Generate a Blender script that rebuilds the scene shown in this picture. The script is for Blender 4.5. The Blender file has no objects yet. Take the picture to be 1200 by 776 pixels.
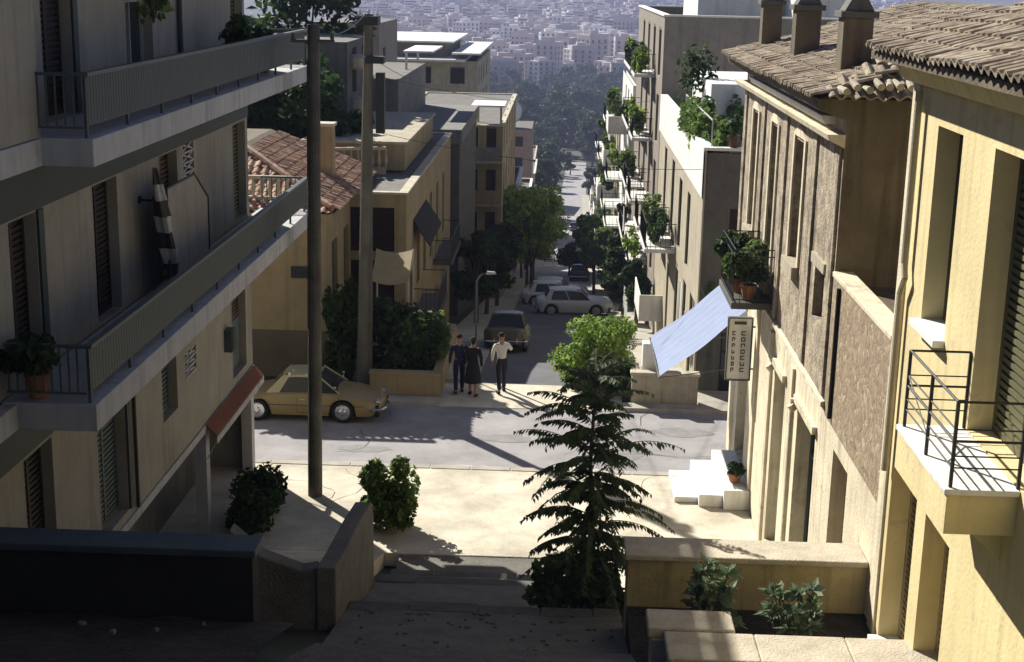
import bpy, bmesh, math, random
from mathutils import Vector, Matrix, noise
R = math.radians
SC = bpy.context.scene
COL = SC.collection
rnd = random.Random(11)

# ------------------------------------------------------------------ materials
MATS = {}
def mat(name, col, rough=0.85, var=0.12, scale=1.2, bump=0.15, bscale=18.0, stain=0.0, stain_col=None, metal=0.0, spec=0.3, streak=0.0, chips=0.0, chip_col=(.3,.25,.2)):
    """procedural surface: base colour broken by two noises, optional stains and vertical streaks, bump"""
    if name in MATS: return MATS[name]
    m = bpy.data.materials.new(name); m.use_nodes = True
    nt = m.node_tree; nd = nt.nodes; ln = nt.links
    b = nd['Principled BSDF']
    b.inputs['Roughness'].default_value = rough; b.inputs['Metallic'].default_value = metal
    b.inputs['Specular IOR Level'].default_value = spec
    tc = nd.new('ShaderNodeTexCoord')
    geo = nd.new('ShaderNodeNewGeometry')
    n1 = nd.new('ShaderNodeTexNoise'); n1.inputs['Scale'].default_value = scale; n1.inputs['Detail'].default_value = 6; n1.inputs['Roughness'].default_value = .65
    ln.new(geo.outputs['Position'], n1.inputs['Vector'])
    r1 = nd.new('ShaderNodeMapRange'); r1.inputs['From Min'].default_value = .3; r1.inputs['From Max'].default_value = .7
    r1.inputs['To Min'].default_value = 1 - var * 1.6; r1.inputs['To Max'].default_value = 1 + var
    ln.new(n1.outputs['Fac'], r1.inputs['Value'])
    mul = nd.new('ShaderNodeVectorMath'); mul.operation = 'SCALE'
    mul.inputs[0].default_value = col[:3]
    ln.new(r1.outputs['Result'], mul.inputs['Scale'])
    out = mul.outputs['Vector']
    if stain > 0:
        n2 = nd.new('ShaderNodeTexNoise'); n2.inputs['Scale'].default_value = scale * 2.7; n2.inputs['Detail'].default_value = 8; n2.inputs['Roughness'].default_value = .7
        ad = nd.new('ShaderNodeVectorMath'); ad.operation = 'ADD'; ad.inputs[1].default_value = (31, 7, 13)
        ln.new(geo.outputs['Position'], ad.inputs[0]); ln.new(ad.outputs[0], n2.inputs['Vector'])
        cr = nd.new('ShaderNodeValToRGB'); cr.color_ramp.elements[0].position = .52; cr.color_ramp.elements[1].position = .68
        ln.new(n2.outputs['Fac'], cr.inputs['Fac'])
        k = nd.new('ShaderNodeMath'); k.operation = 'MULTIPLY'; k.inputs[1].default_value = stain; ln.new(cr.outputs['Color'], k.inputs[0])
        mx = nd.new('ShaderNodeMix'); mx.data_type = 'RGBA'
        ln.new(k.outputs[0], mx.inputs[0]); ln.new(out, mx.inputs[6])
        sc = stain_col or tuple(c * .5 for c in col[:3]); mx.inputs[7].default_value = (*sc, 1)
        out = mx.outputs[2]
    if chips > 0:       # small sharp-edged patches where the render has come away
        n5 = nd.new('ShaderNodeTexNoise'); n5.inputs['Scale'].default_value = 2.3; n5.inputs['Detail'].default_value = 9; n5.inputs['Roughness'].default_value = .62
        a5 = nd.new('ShaderNodeVectorMath'); a5.operation = 'ADD'; a5.inputs[1].default_value = (5, 71, 23); ln.new(geo.outputs['Position'], a5.inputs[0]); ln.new(a5.outputs[0], n5.inputs['Vector'])
        c5 = nd.new('ShaderNodeValToRGB'); c5.color_ramp.elements[0].position = .635; c5.color_ramp.elements[1].position = .655; ln.new(n5.outputs['Fac'], c5.inputs['Fac'])
        k5 = nd.new('ShaderNodeMath'); k5.operation = 'MULTIPLY'; k5.inputs[1].default_value = chips; ln.new(c5.outputs['Color'], k5.inputs[0])
        x5 = nd.new('ShaderNodeMix'); x5.data_type = 'RGBA'; ln.new(k5.outputs[0], x5.inputs[0]); ln.new(out, x5.inputs[6]); x5.inputs[7].default_value = (*chip_col, 1); out = x5.outputs[2]
    if streak > 0:
        mp = nd.new('ShaderNodeMapping'); mp.inputs['Scale'].default_value = (3.5, 3.5, .22); ln.new(geo.outputs['Position'], mp.inputs['Vector'])
        n3 = nd.new('ShaderNodeTexNoise'); n3.inputs['Scale'].default_value = 1.5; n3.inputs['Detail'].default_value = 5; ln.new(mp.outputs[0], n3.inputs['Vector'])
        r3 = nd.new('ShaderNodeMapRange'); r3.inputs['From Min'].default_value = .5; r3.inputs['From Max'].default_value = .75
        r3.inputs['To Min'].default_value = 1; r3.inputs['To Max'].default_value = 1 - streak; ln.new(n3.outputs['Fac'], r3.inputs['Value'])
        m3 = nd.new('ShaderNodeVectorMath'); m3.operation = 'SCALE'; ln.new(out, m3.inputs[0]); ln.new(r3.outputs['Result'], m3.inputs['Scale'])
        out = m3.outputs['Vector']
    ln.new(out, b.inputs['Base Color'])
    if bump > 0:
        n4 = nd.new('ShaderNodeTexNoise'); n4.inputs['Scale'].default_value = bscale; n4.inputs['Detail'].default_value = 4; ln.new(geo.outputs['Position'], n4.inputs['Vector'])
        bp = nd.new('ShaderNodeBump'); bp.inputs['Strength'].default_value = bump; bp.inputs['Distance'].default_value = .04
        ln.new(n4.outputs['Fac'], bp.inputs['Height']); ln.new(bp.outputs[0], b.inputs['Normal'])
    MATS[name] = m
    return m

def leaf_mat(name, col, col2, rough=.6, scale=.9):
    m = bpy.data.materials.new(name); m.use_nodes = True
    nt = m.node_tree; nd = nt.nodes; ln = nt.links; b = nd['Principled BSDF']
    geo = nd.new('ShaderNodeNewGeometry')
    n = nd.new('ShaderNodeTexNoise'); n.inputs['Scale'].default_value = scale; n.inputs['Detail'].default_value = 3
    ln.new(geo.outputs['Position'], n.inputs['Vector'])
    a = nd.new('ShaderNodeMath'); a.operation = 'MULTIPLY_ADD'; a.inputs[1].default_value = .5; ln.new(geo.outputs['Random Per Island'], a.inputs[0]); ln.new(n.outputs['Fac'], a.inputs[2])
    cr = nd.new('ShaderNodeValToRGB'); cr.color_ramp.elements[0].position = .45; cr.color_ramp.elements[1].position = 1.0
    cr.color_ramp.elements[0].color = (*col, 1); cr.color_ramp.elements[1].color = (*col2, 1)
    ln.new(a.outputs[0], cr.inputs['Fac']); ln.new(cr.outputs['Color'], b.inputs['Base Color'])
    b.inputs['Roughness'].default_value = rough; b.inputs['Specular IOR Level'].default_value = .25
    tr = nd.new('ShaderNodeBsdfTranslucent'); ln.new(cr.outputs['Color'], tr.inputs['Color'])
    mx = nd.new('ShaderNodeMixShader'); mx.inputs[0].default_value = .4
    ln.new(b.outputs[0], mx.inputs[1]); ln.new(tr.outputs[0], mx.inputs[2]); ln.new(mx.outputs[0], nd['Material Output'].inputs['Surface'])
    MATS[name] = m; return m

def glass_mat(name, col=(.02, .025, .03), rough=.12):
    m = bpy.data.materials.new(name); m.use_nodes = True; nd = m.node_tree.nodes; b = nd['Principled BSDF']
    n = nd.new('ShaderNodeTexNoise'); n.inputs['Scale'].default_value = 2.5
    g = nd.new('ShaderNodeNewGeometry'); m.node_tree.links.new(g.outputs['Position'], n.inputs['Vector'])
    r = nd.new('ShaderNodeMapRange'); r.inputs['To Min'].default_value = rough * .5; r.inputs['To Max'].default_value = rough * 2.2
    m.node_tree.links.new(n.outputs['Fac'], r.inputs['Value']); m.node_tree.links.new(r.outputs[0], b.inputs['Roughness'])
    b.inputs['Base Color'].default_value = (*col, 1); b.inputs['Specular IOR Level'].default_value = .5
    MATS[name] = m; return m

def tile_mat(name, c1, c2, c3):
    """clay tiles: colour changes tile by tile"""
    m = bpy.data.materials.new(name); m.use_nodes = True
    nt = m.node_tree; nd = nt.nodes; ln = nt.links; b = nd['Principled BSDF']
    geo = nd.new('ShaderNodeNewGeometry'); vo = nd.new('ShaderNodeTexVoronoi'); vo.inputs['Scale'].default_value = 4.2
    ln.new(geo.outputs['Position'], vo.inputs['Vector'])
    sp = nd.new('ShaderNodeSeparateColor'); ln.new(vo.outputs['Color'], sp.inputs[0])
    cr = nd.new('ShaderNodeValToRGB'); e = cr.color_ramp.elements
    e[0].color = (*c1, 1); e[1].color = (*c3, 1); x = e.new(.5); x.color = (*c2, 1)
    ln.new(sp.outputs[0], cr.inputs['Fac'])
    n = nd.new('ShaderNodeTexNoise'); n.inputs['Scale'].default_value = 9; n.inputs['Detail'].default_value = 6; ln.new(geo.outputs['Position'], n.inputs['Vector'])
    r = nd.new('ShaderNodeMapRange'); r.inputs['From Min'].default_value = .3; r.inputs['From Max'].default_value = .7; r.inputs['To Min'].default_value = .55; r.inputs['To Max'].default_value = 1.15
    ln.new(n.outputs['Fac'], r.inputs['Value'])
    s = nd.new('ShaderNodeVectorMath'); s.operation = 'SCALE'; ln.new(cr.outputs['Color'], s.inputs[0]); ln.new(r.outputs[0], s.inputs['Scale'])
    ln.new(s.outputs[0], b.inputs['Base Color']); b.inputs['Roughness'].default_value = .9
    MATS[name] = m; return m

def rubble_mat(name):
    m = bpy.data.materials.new(name); m.use_nodes = True
    nt = m.node_tree; nd = nt.nodes; ln = nt.links; b = nd['Principled BSDF']
    geo = nd.new('ShaderNodeNewGeometry'); vo = nd.new('ShaderNodeTexVoronoi'); vo.inputs['Scale'].default_value = 11; vo.inputs['Randomness'].default_value = 1
    dn_ = nd.new('ShaderNodeTexNoise'); dn_.inputs['Scale'].default_value = 3.5; dn_.inputs['Detail'].default_value = 4; ln.new(geo.outputs['Position'], dn_.inputs['Vector'])
    ds = nd.new('ShaderNodeVectorMath'); ds.operation = 'SCALE'; ds.inputs['Scale'].default_value = .45; ln.new(dn_.outputs['Color'], ds.inputs[0])
    da = nd.new('ShaderNodeVectorMath'); da.operation = 'ADD'; ln.new(ds.outputs[0], da.inputs[0]); ln.new(geo.outputs['Position'], da.inputs[1]); ln.new(da.outputs[0], vo.inputs['Vector'])
    sp = nd.new('ShaderNodeSeparateColor'); ln.new(vo.outputs['Color'], sp.inputs[0])
    cr = nd.new('ShaderNodeValToRGB'); e = cr.color_ramp.elements
    e[0].color = (.10, .07, .045, 1); e[1].color = (.55, .46, .33, 1); x = e.new(.5); x.color = (.27, .2, .125, 1); x = e.new(.75); x.color = (.33, .22, .15, 1)
    ln.new(sp.outputs[0], cr.inputs['Fac'])
    n = nd.new('ShaderNodeTexNoise'); n.inputs['Scale'].default_value = 3; n.inputs['Detail'].default_value = 8; ln.new(geo.outputs['Position'], n.inputs['Vector'])
    mx = nd.new('ShaderNodeMix'); mx.data_type = 'RGBA'; mx.inputs[7].default_value = (.30, .235, .15, 1)
    ln.new(n.outputs['Fac'], mx.inputs[0]); ln.new(cr.outputs['Color'], mx.inputs[6]); ln.new(mx.outputs[2], b.inputs['Base Color'])
    bp = nd.new('ShaderNodeBump'); bp.inputs['Strength'].default_value = .5; bp.inputs['Distance'].default_value = .02; bp.invert = True
    ln.new(vo.outputs['Distance'], bp.inputs['Height']); ln.new(bp.outputs[0], b.inputs['Normal']); b.inputs['Roughness'].default_value = .95
    MATS[name] = m; return m

M = {}
M['left_wall'] = mat('left_wall_render', (.33, .305, .25), var=.1, scale=.8, stain=.25, streak=.25)
M['fascia'] = mat('pale_grey_fascia', (.46, .455, .45), var=.08, stain=.25, streak=.3)
M['band'] = mat('green_painted_band', (.04, .055, .05), rough=.6, bump=.05)
M['rail_panel'] = mat('grey_green_ribbed_sheet', (.045, .058, .056), rough=.5, var=.08, bump=.03)
M['rail_metal'] = mat('grey_green_rail_paint', (.08, .098, .098), rough=.45, bump=.02)
M['shutter'] = mat('dark_wood_shutter', (.032, .022, .017), rough=.6, var=.25)
M['brown_door'] = mat('brown_wood', (.10, .055, .03), rough=.6, var=.25)
M['olive'] = mat('olive_paint', (.12, .115, .06), rough=.6, var=.15)
M['green_door'] = mat('grey_green_paint', (.10, .125, .12), rough=.6, var=.15)
M['cream'] = mat('cream_lime_plaster', (.72, .64, .47), var=.12, scale=.9, stain=.55, stain_col=(.46, .37, .25), streak=.4, bump=.3, chips=.8, chip_col=(.42,.34,.24))
M['yellow'] = mat('yellow_lime_plaster', (.74, .62, .34), var=.10, scale=.7, stain=.35, stain_col=(.58, .46, .25), streak=.18, bump=.2, chips=.5, chip_col=(.5,.42,.3))
M['ochre'] = mat('ochre_render', (.47, .375, .20), var=.14, scale=1.1, stain=.4, stain_col=(.25, .17, .08), streak=.4, bump=.3)
M['l_ochre'] = mat('buff_render', (.34, .27, .155), var=.12, scale=.7, stain=.3, streak=.3)
M['dado'] = mat('grey_olive_dado', (.13, .115, .08), var=.15)
M['brown'] = mat('weathered_brown_plaster', (.43, .36, .265), chips=.9, chip_col=(.20,.155,.11), var=.38, scale=3.2, stain=.8, stain_col=(.19, .15, .11), streak=.5, bump=.8)
M['brown_end'] = mat('dark_party_wall', (.15, .12, .08), var=.25, scale=.8, stain=.5, stain_col=(.12, .09, .06), streak=.45, bump=.4)
M['rubble'] = rubble_mat('rubble_stone')
M['white'] = mat('white_lime_paint', (.78, .77, .73), var=.07, stain=.25, stain_col=(.5, .48, .42), streak=.2)
M['grey'] = mat('grey_concrete', (.22, .215, .20), var=.15, stain=.35, streak=.35)
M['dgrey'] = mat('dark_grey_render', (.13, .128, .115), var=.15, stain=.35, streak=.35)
M['roofing'] = mat('dusty_roof_felt', (.17, .16, .145), var=.2, stain=.4)
M['taupe'] = mat('taupe_render', (.29, .25, .205), var=.1, stain=.3, streak=.3)
M['buff'] = mat('pale_buff_render', (.44, .39, .29), var=.12, stain=.35, streak=.35)
M['stone'] = mat('pale_concrete_coping', (.55, .49, .385), var=.16, scale=2.4, stain=.45, stain_col=(.36, .3, .22), bump=.5, bscale=30)
M['pave'] = mat('dusty_cream_paving', (.63, .575, .46), var=.24, scale=.7, stain=.6, stain_col=(.42, .35, .25), bump=.4, bscale=24)
M['asph'] = mat('pale_worn_asphalt', (.33, .315, .32), chips=.35, chip_col=(.2,.19,.19), var=.18, scale=.6, stain=.5, stain_col=(.40, .38, .34), bump=.4, bscale=40)
M['asph2'] = mat('dark_asphalt', (.13, .13, .14), var=.16, scale=.8, stain=.3, stain_col=(.2, .2, .2), bump=.3, bscale=30)
M['tar'] = mat('tar_patch', (.26,.25,.25), var=.15, scale=2, bump=.3)
M['dirt'] = mat('trodden_dirt', (.47,.41,.31), var=.15, scale=2, bump=.3)
M['kerb'] = mat('kerb_stone', (.42, .39, .33), var=.2, stain=.3)
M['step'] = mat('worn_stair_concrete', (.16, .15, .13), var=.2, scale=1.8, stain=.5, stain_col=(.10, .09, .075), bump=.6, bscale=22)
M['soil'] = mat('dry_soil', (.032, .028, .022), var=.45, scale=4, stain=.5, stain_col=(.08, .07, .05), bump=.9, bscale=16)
M['earth'] = mat('dark_green_earth', (.07, .075, .05), var=.3, scale=.02, bump=0)
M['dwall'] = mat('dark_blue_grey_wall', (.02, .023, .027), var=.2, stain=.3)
M['dwall_top'] = mat('blue_grey_paint_and_skylit_coping', (.07, .09, .11), var=.15, stain=.3, rough=.6)  # on the boundary wall's coping this blue stands for sky light
M['wood'] = mat('weathered_pole_wood', (.115, .11, .095), var=.25, scale=2, streak=.45, bump=.5)
M['conc_pole'] = mat('grey_pole_timber', (.13, .12, .095), var=.2, streak=.4, bump=.4)
M['iron'] = mat('dark_iron', (.025, .028, .03), rough=.5, bump=.05)
M['bark'] = mat('bark', (.10, .08, .06), var=.3, scale=5, bump=.6)
M['terracotta'] = mat('terracotta', (.42, .19, .09), var=.15, scale=4)
M['red_awning'] = mat('rust_red_canvas', (.20, .075, .04), var=.15, scale=3)
M['blue_cloth'] = None
M['frame_w'] = mat('pale_window_frame', (.5, .48, .42), rough=.5, bump=0)
M['glass'] = glass_mat('dark_window_glass')
M['dark_in'] = mat('dark_shop_interior', (.015, .015, .015), bump=0)
M['chrome'] = mat('chrome', (.7, .7, .7), rough=.2, metal=1.0, var=.05, bump=0)
M['rubber'] = mat('tyre_rubber', (.02, .02, .02), bump=.1)
M['skin'] = mat('skin', (.36, .2, .13), rough=.6, bump=0, var=.05)
M['hair'] = mat('dark_hair', (.02, .015, .012), var=.2, bump=.3, bscale=120)
M['lf_dark'] = leaf_mat('leaves_dark', (.018, .038, .014), (.055, .095, .03))
M['lf_mid'] = leaf_mat('leaves_mid', (.05, .10, .022), (.17, .25, .06))
M['lf_lime'] = leaf_mat('leaves_bright', (.12, .22, .025), (.34, .46, .09))
M['lf_grey'] = leaf_mat('leaves_grey_green', (.10, .15, .09), (.26, .33, .2))
M['lf_ail'] = leaf_mat('leaves_foreground', (.03, .06, .025), (.09, .14, .05))
M['tile'] = tile_mat('clay_tiles', (.25, .185, .125), (.37, .29, .20), (.50, .42, .31))
M['tile_r'] = tile_mat('red_clay_tiles', (.24, .12, .08), (.40, .23, .15), (.52, .38, .27))
def two_sided_cloth(name, col):
    m = bpy.data.materials.new(name); m.use_nodes = True; nt = m.node_tree; nd = nt.nodes; ln = nt.links; b = nd['Principled BSDF']
    g = nd.new('ShaderNodeNewGeometry'); w = nd.new('ShaderNodeTexNoise'); w.inputs['Scale'].default_value = 3; ln.new(g.outputs['Position'], w.inputs['Vector'])
    r = nd.new('ShaderNodeMapRange'); r.inputs['To Min'].default_value = .85; r.inputs['To Max'].default_value = 1.1; ln.new(w.outputs['Fac'], r.inputs['Value'])
    s = nd.new('ShaderNodeVectorMath'); s.operation = 'SCALE'; s.inputs[0].default_value = col; ln.new(r.outputs[0], s.inputs['Scale'])
    ln.new(s.outputs[0], b.inputs['Base Color']); b.inputs['Roughness'].default_value = .8
    t = nd.new('ShaderNodeBsdfTranslucent'); ln.new(s.outputs[0], t.inputs['Color'])
    mx = nd.new('ShaderNodeMixShader'); mx.inputs[0].default_value = .4; ln.new(b.outputs[0], mx.inputs[1]); ln.new(t.outputs[0], mx.inputs[2])
    ln.new(mx.outputs[0], nd['Material Output'].inputs['Surface']); MATS[name] = m; return m
M['blue_cloth'] = two_sided_cloth('pale_blue_cloth', (.36, .44, .66))
M['white_cloth'] = two_sided_cloth('white_cloth', (.75, .74, .7))
M['buff_cloth'] = two_sided_cloth('buff_cloth', (.5, .42, .25))

# ------------------------------------------------------------------ mesh builder
class MB:
    def __init__(s): s.v = []; s.f = []; s.mi = []; s.cur = 0
    def quad(s, a, b, c, d):
        n = len(s.v); s.v += [a, b, c, d]; s.f.append((n, n+1, n+2, n+3)); s.mi.append(s.cur)
    def poly(s, pts):
        n = len(s.v); s.v += list(pts); s.f.append(tuple(range(n, n+len(pts)))); s.mi.append(s.cur)
    def box(s, x0, x1, y0, y1, z0, z1):
        n = len(s.v)
        s.v += [(x0,y0,z0),(x1,y0,z0),(x1,y1,z0),(x0,y1,z0),(x0,y0,z1),(x1,y0,z1),(x1,y1,z1),(x0,y1,z1)]
        for q in ((0,3,2,1),(4,5,6,7),(0,1,5,4),(1,2,6,5),(2,3,7,6),(3,0,4,7)):
            s.f.append(tuple(n+i for i in q)); s.mi.append(s.cur)
        return s
    def hexa(s, p):     # eight points: bottom four then top four
        n = len(s.v); s.v += [tuple(q) for q in p]
        for q in ((0,3,2,1),(4,5,6,7),(0,1,5,4),(1,2,6,5),(2,3,7,6),(3,0,4,7)):
            s.f.append(tuple(n+i for i in q)); s.mi.append(s.cur)
        return s
    def tube(s, a, b, r0, r1=None, n=8, cap=True):
        if r1 is None: r1 = r0
        a = Vector(a); b = Vector(b); d = (b-a)
        if d.length < 1e-6: return s
        d.normalize(); u = d.orthogonal().normalized(); w = d.cross(u); k = len(s.v)
        for p, r in ((a, r0), (b, r1)):
            for i in range(n):
                t = 2*math.pi*i/n; s.v.append(tuple(p + u*(r*math.cos(t)) + w*(r*math.sin(t))))
        for i in range(n):
            j = (i+1) % n; s.f.append((k+i, k+j, k+n+j, k+n+i)); s.mi.append(s.cur)
        if cap:
            s.f.append(tuple(k+i for i in reversed(range(n)))); s.mi.append(s.cur)
            s.f.append(tuple(k+n+i for i in range(n))); s.mi.append(s.cur)
        return s
    def path(s, pts, r, n=6, r1=None):
        for i in range(len(pts)-1):
            f0 = i/(len(pts)-1); f1 = (i+1)/(len(pts)-1); q = r if r1 is None else r1
            s.tube(pts[i], pts[i+1], r+(q-r)*f0, r+(q-r)*f1, n)
        return s
    def prism(s, prof, ax, a, b):   # polygon extruded along axis ax from a to b; prof in the two other axes
        def P(p, t):
            return (t, p[0], p[1]) if ax == 'x' else (p[0], t, p[1]) if ax == 'y' else (p[0], p[1], t)
        n = len(prof); k = len(s.v)
        s.v += [P(p, a) for p in prof] + [P(p, b) for p in prof]
        s.f.append(tuple(k+i for i in range(n))); s.mi.append(s.cur)
        s.f.append(tuple(k+n+i for i in reversed(range(n)))); s.mi.append(s.cur)
        for i in range(n):
            j = (i+1) % n; s.f.append((k+i, k+n+i, k+n+j, k+j)); s.mi.append(s.cur)
        return s
    def lathe(s, c, prof, n=16):
        k = len(s.v)
        for r, z in prof:
            for i in range(n):
                t = 2*math.pi*i/n; s.v.append((c[0]+r*math.cos(t), c[1]+r*math.sin(t), c[2]+z))
        for j in range(len(prof)-1):
            for i in range(n):
                q = (i+1) % n; s.f.append((k+j*n+i, k+j*n+q, k+(j+1)*n+q, k+(j+1)*n+i)); s.mi.append(s.cur)
        s.f.append(tuple(k+i for i in reversed(range(n)))); s.mi.append(s.cur)
        s.f.append(tuple(k+(len(prof)-1)*n+i for i in range(n))); s.mi.append(s.cur)
        return s
    def wall(s, ax, p, q, u0, u1, v0, v1, holes=()):
        """wall face on plane p with reveals running back to plane q round each hole (u0,u1,v0,v1)"""
        hs = [(max(h[0], u0), min(h[1], u1), max(h[2], v0), min(h[3], v1)) for h in holes]
        hs = [h for h in hs if h[1] > h[0] and h[3] > h[2]]
        us = sorted({u0, u1, *[h[0] for h in hs], *[h[1] for h in hs]}); vs = sorted({v0, v1, *[h[2] for h in hs], *[h[3] for h in hs]})
        def P(u, v, d): return (d, u, v) if ax == 'x' else (u, d, v)
        for i in range(len(us)-1):
            for j in range(len(vs)-1):
                cu = (us[i]+us[i+1])/2; cv = (vs[j]+vs[j+1])/2
                if any(h[0] < cu < h[1] and h[2] < cv < h[3] for h in hs): continue
                s.quad(P(us[i],vs[j],p), P(us[i+1],vs[j],p), P(us[i+1],vs[j+1],p), P(us[i],vs[j+1],p))
        for a, b, c, d in hs:
            s.quad(P(a,c,p),P(a,d,p),P(a,d,q),P(a,c,q)); s.quad(P(b,c,p),P(b,d,p),P(b,d,q),P(b,c,q))
            s.quad(P(a,c,p),P(b,c,p),P(b,c,q),P(a,c,q)); s.quad(P(a,d,p),P(b,d,p),P(b,d,q),P(a,d,q))
        return s
    def mesh(s, name, mats, off=(0,0,0), smooth=False, weld=False):
        me = bpy.data.meshes.new(name)
        me.from_pydata([(v[0]-off[0], v[1]-off[1], v[2]-off[2]) for v in s.v], [], s.f)
        for m in (mats if isinstance(mats, (list, tuple)) else [mats]): me.materials.append(m)
        me.polygons.foreach_set('material_index', s.mi)
        bm = bmesh.new(); bm.from_mesh(me)
        if weld: bmesh.ops.remove_doubles(bm, verts=bm.verts, dist=1e-5)
        bmesh.ops.recalc_face_normals(bm, faces=bm.faces); bm.to_mesh(me); bm.free()
        if smooth: me.polygons.foreach_set('use_smooth', [True]*len(me.polygons))
        me.update(); return me
    def build(s, name, mats, parent=None, at=None, smooth=False, bevel=0, weld=False, label=None):
        off = wloc(parent) if parent is not None else Vector(at if at is not None else (0,0,0))
        me = s.mesh(name, mats, off, smooth, weld)
        o = bpy.data.objects.new(name, me); COL.objects.link(o)
        if parent is not None:
            o.parent = parent; WL[o.name] = off
        else:
            o.location = off; WL[o.name] = off.copy()
        if bevel:
            b = o.modifiers.new('Bevel', 'BEVEL'); b.width = bevel; b.segments = 2; b.limit_method = 'ANGLE'; b.harden_normals = False
        if label: o['label'] = label
        return o
WL = {}
def wloc(o): return WL[o.name]
def thing(name, label, cat, loc, group=None):
    o = bpy.data.objects.new(name, None); o.empty_display_size = .3; COL.objects.link(o); o.location = loc
    WL[o.name] = Vector(loc); o['label'] = label; o['category'] = cat
    if group: o['group'] = group
    return o
def tag(o, label, cat, group=None, kind=None):
    o['label'] = label; o['category'] = cat
    if group: o['group'] = group
    if kind: o['kind'] = kind
    return o
def struct(o): o['kind'] = 'structure'; return o
def copy_tree(o, parent=None):
    c = o.copy(); COL.objects.link(c)
    if parent is not None: c.parent = parent
    for ch in [x for x in KIDS.get(o.name, [])]: copy_tree(ch, c)
    return c
KIDS = {}
def remember(root):
    for o in COL.objects:
        if o.parent: KIDS.setdefault(o.parent.name, [])
    for o in COL.objects:
        if o.parent and o not in KIDS[o.parent.name]: KIDS[o.parent.name].append(o)

# ------------------------------------------------------------------ ground profile
GP = [(-60,20),(-30,15.5),(0,10),(10,6.2),(16,4.0),(18,3.1),(20,2.5),(28,0.0),(42,0),(45,-.3),(90,-8.2),(200,-26.6),(444,-46.5),(700,-53),(1000,-56),(1500,-52),(2700,-24),(3600,60),(5200,260)]
def zg(y):
    if y <= GP[0][0]: return GP[0][1]
    for (a, za), (b, zb) in zip(GP, GP[1:]):
        if y <= b: return za + (zb-za)*(y-a)/(b-a)
    return GP[-1][1]
def cx(y):      # the street's centre line bends a little to the right far down the hill
    return 0.3 if y < 120 else 0.3 + (y-120)*.0125
# ================================================================== SETTING: ground, roads, stairs
def ground():
    ys = [-60,-30,-10,0,5,10,13,16,18,20,22,24,26,28,30,34,38,42,45,55,70,90,120,160,200,260,320,380,444,520,600,700,850,1000,1200,1500,1800,2200,2700,3100,3600,4300,5200]
    xs = [-2200,-1400,-800,-400,-200,-100,-50,-25,-12,-7,-3,0,3,7,12,25,50,100,200,400,800,1400,2200]
    mb = MB()
    def z(x, y):
        dz = -.25 if y < 42 else -.12
        e = max(0, abs(x)-60)
        return zg(y) + dz + (0 if y < 600 else e*.012*min(1, (y-600)/900)) + (noise.noise(Vector((x*.01, y*.01, 3)))*min(6, e*.03) if y > 100 else 0)
    for i in range(len(xs)-1):
        for j in range(len(ys)-1):
            mb.quad((xs[i],ys[j],z(xs[i],ys[j])),(xs[i+1],ys[j],z(xs[i+1],ys[j])),(xs[i+1],ys[j+1],z(xs[i+1],ys[j+1])),(xs[i],ys[j+1],z(xs[i],ys[j+1])))
    struct(mb.build('ground', M['earth'], weld=True, smooth=True))
ground()
# cross street and junction
mb = MB(); mb.box(-60, 60, 33.6, 38.95, -.22, 0.0); struct(mb.build('cross_street', M['asph']))
mb = MB()
mb.box(-60, 4.6, 28.0, 33.6, -.22, .10); mb.box(4.6, 60, 33.0, 33.6, -.22, .10)
struct(mb.build('near_pavement', M['pave'], bevel=.02))
mb = MB(); mb.box(4.2-.0, 60, 38.95, 41.0, -.22, .12); struct(mb.build('far_pavement_right', M['kerb'], bevel=.02))
mb = MB(); mb.box(2.0, 4.2, 38.95, 39.5, -.22, .12); struct(mb.build('planter_footway', M['kerb'], bevel=.02))
mb = MB(); mb.box(-60, -3.3, 38.95, 39.55, -.22, .12); struct(mb.build('far_pavement_left', M['kerb'], bevel=.02))
mb = MB(); mb.box(-3.3, 2.0, 38.95, 41.4, -.22, 0.012); struct(mb.build('junction_apron', M['pave']))
# worn edge of dust, tar patches, cracks, a manhole and kerb joints
def blob(mb, x, y, rx, ry, z, r, n=22):
    mb.poly([(x+math.cos(2*math.pi*i/n)*rx*r.uniform(.75,1.15), y+math.sin(2*math.pi*i/n)*ry*r.uniform(.75,1.15), z) for i in range(n)])
_r = random.Random(3)
mb = MB(); pts = []; x = -14
top = []; bot = []
while x < 4.7: top.append((x, 33.85+.35*noise.noise(Vector((x*.7,0,0)))+_r.uniform(-.05,.05))); bot.append((x, 33.6)); x += .22
for a, b, c, d in zip(bot, bot[1:], top[1:], top): mb.quad((a[0],a[1],.006),(b[0],b[1],.006),(c[0],c[1],.006),(d[0],d[1],.006))
struct(mb.build('kerbside_dust', M['pave']))
mb = MB()
for (x, y, rx, ry) in ((-1.2,36.2,.8,.35),(1.9,35.3,.5,.6),(3.6,37.2,.9,.4),(-4.9,35.0,.7,.3),(.4,37.9,.35,.3)): blob(mb, x, y, rx, ry, .006, _r)
struct(mb.build('tar_patches', M['tar']))
def crack(mb, x, y, a, n, z, w=.009):
    for i in range(n):
        a += _r.uniform(-.6,.6); L = _r.uniform(.2,.5); x2 = x+math.cos(a)*L; y2 = y+math.sin(a)*L; s = math.sin(a)*w*_r.uniform(.4,1); c = math.cos(a)*w*_r.uniform(.4,1)
        mb.quad((x-s,y+c,z),(x+s,y-c,z),(x2+s,y2-c,z),(x2-s,y2+c,z)); x, y = x2, y2
mb = MB(); [crack(mb, _r.uniform(-6,4), _r.uniform(34.4,37.8), _r.choice([0,.4,3,1.3]), 9, .010) for _ in range(6)]; [crack(mb, _r.uniform(-5.5,3.6), _r.uniform(28.6,33), _r.choice([0,1.5,3]), 8, .106, .007) for _ in range(6)]
struct(mb.build('pavement_cracks', M['soil']))
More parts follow.
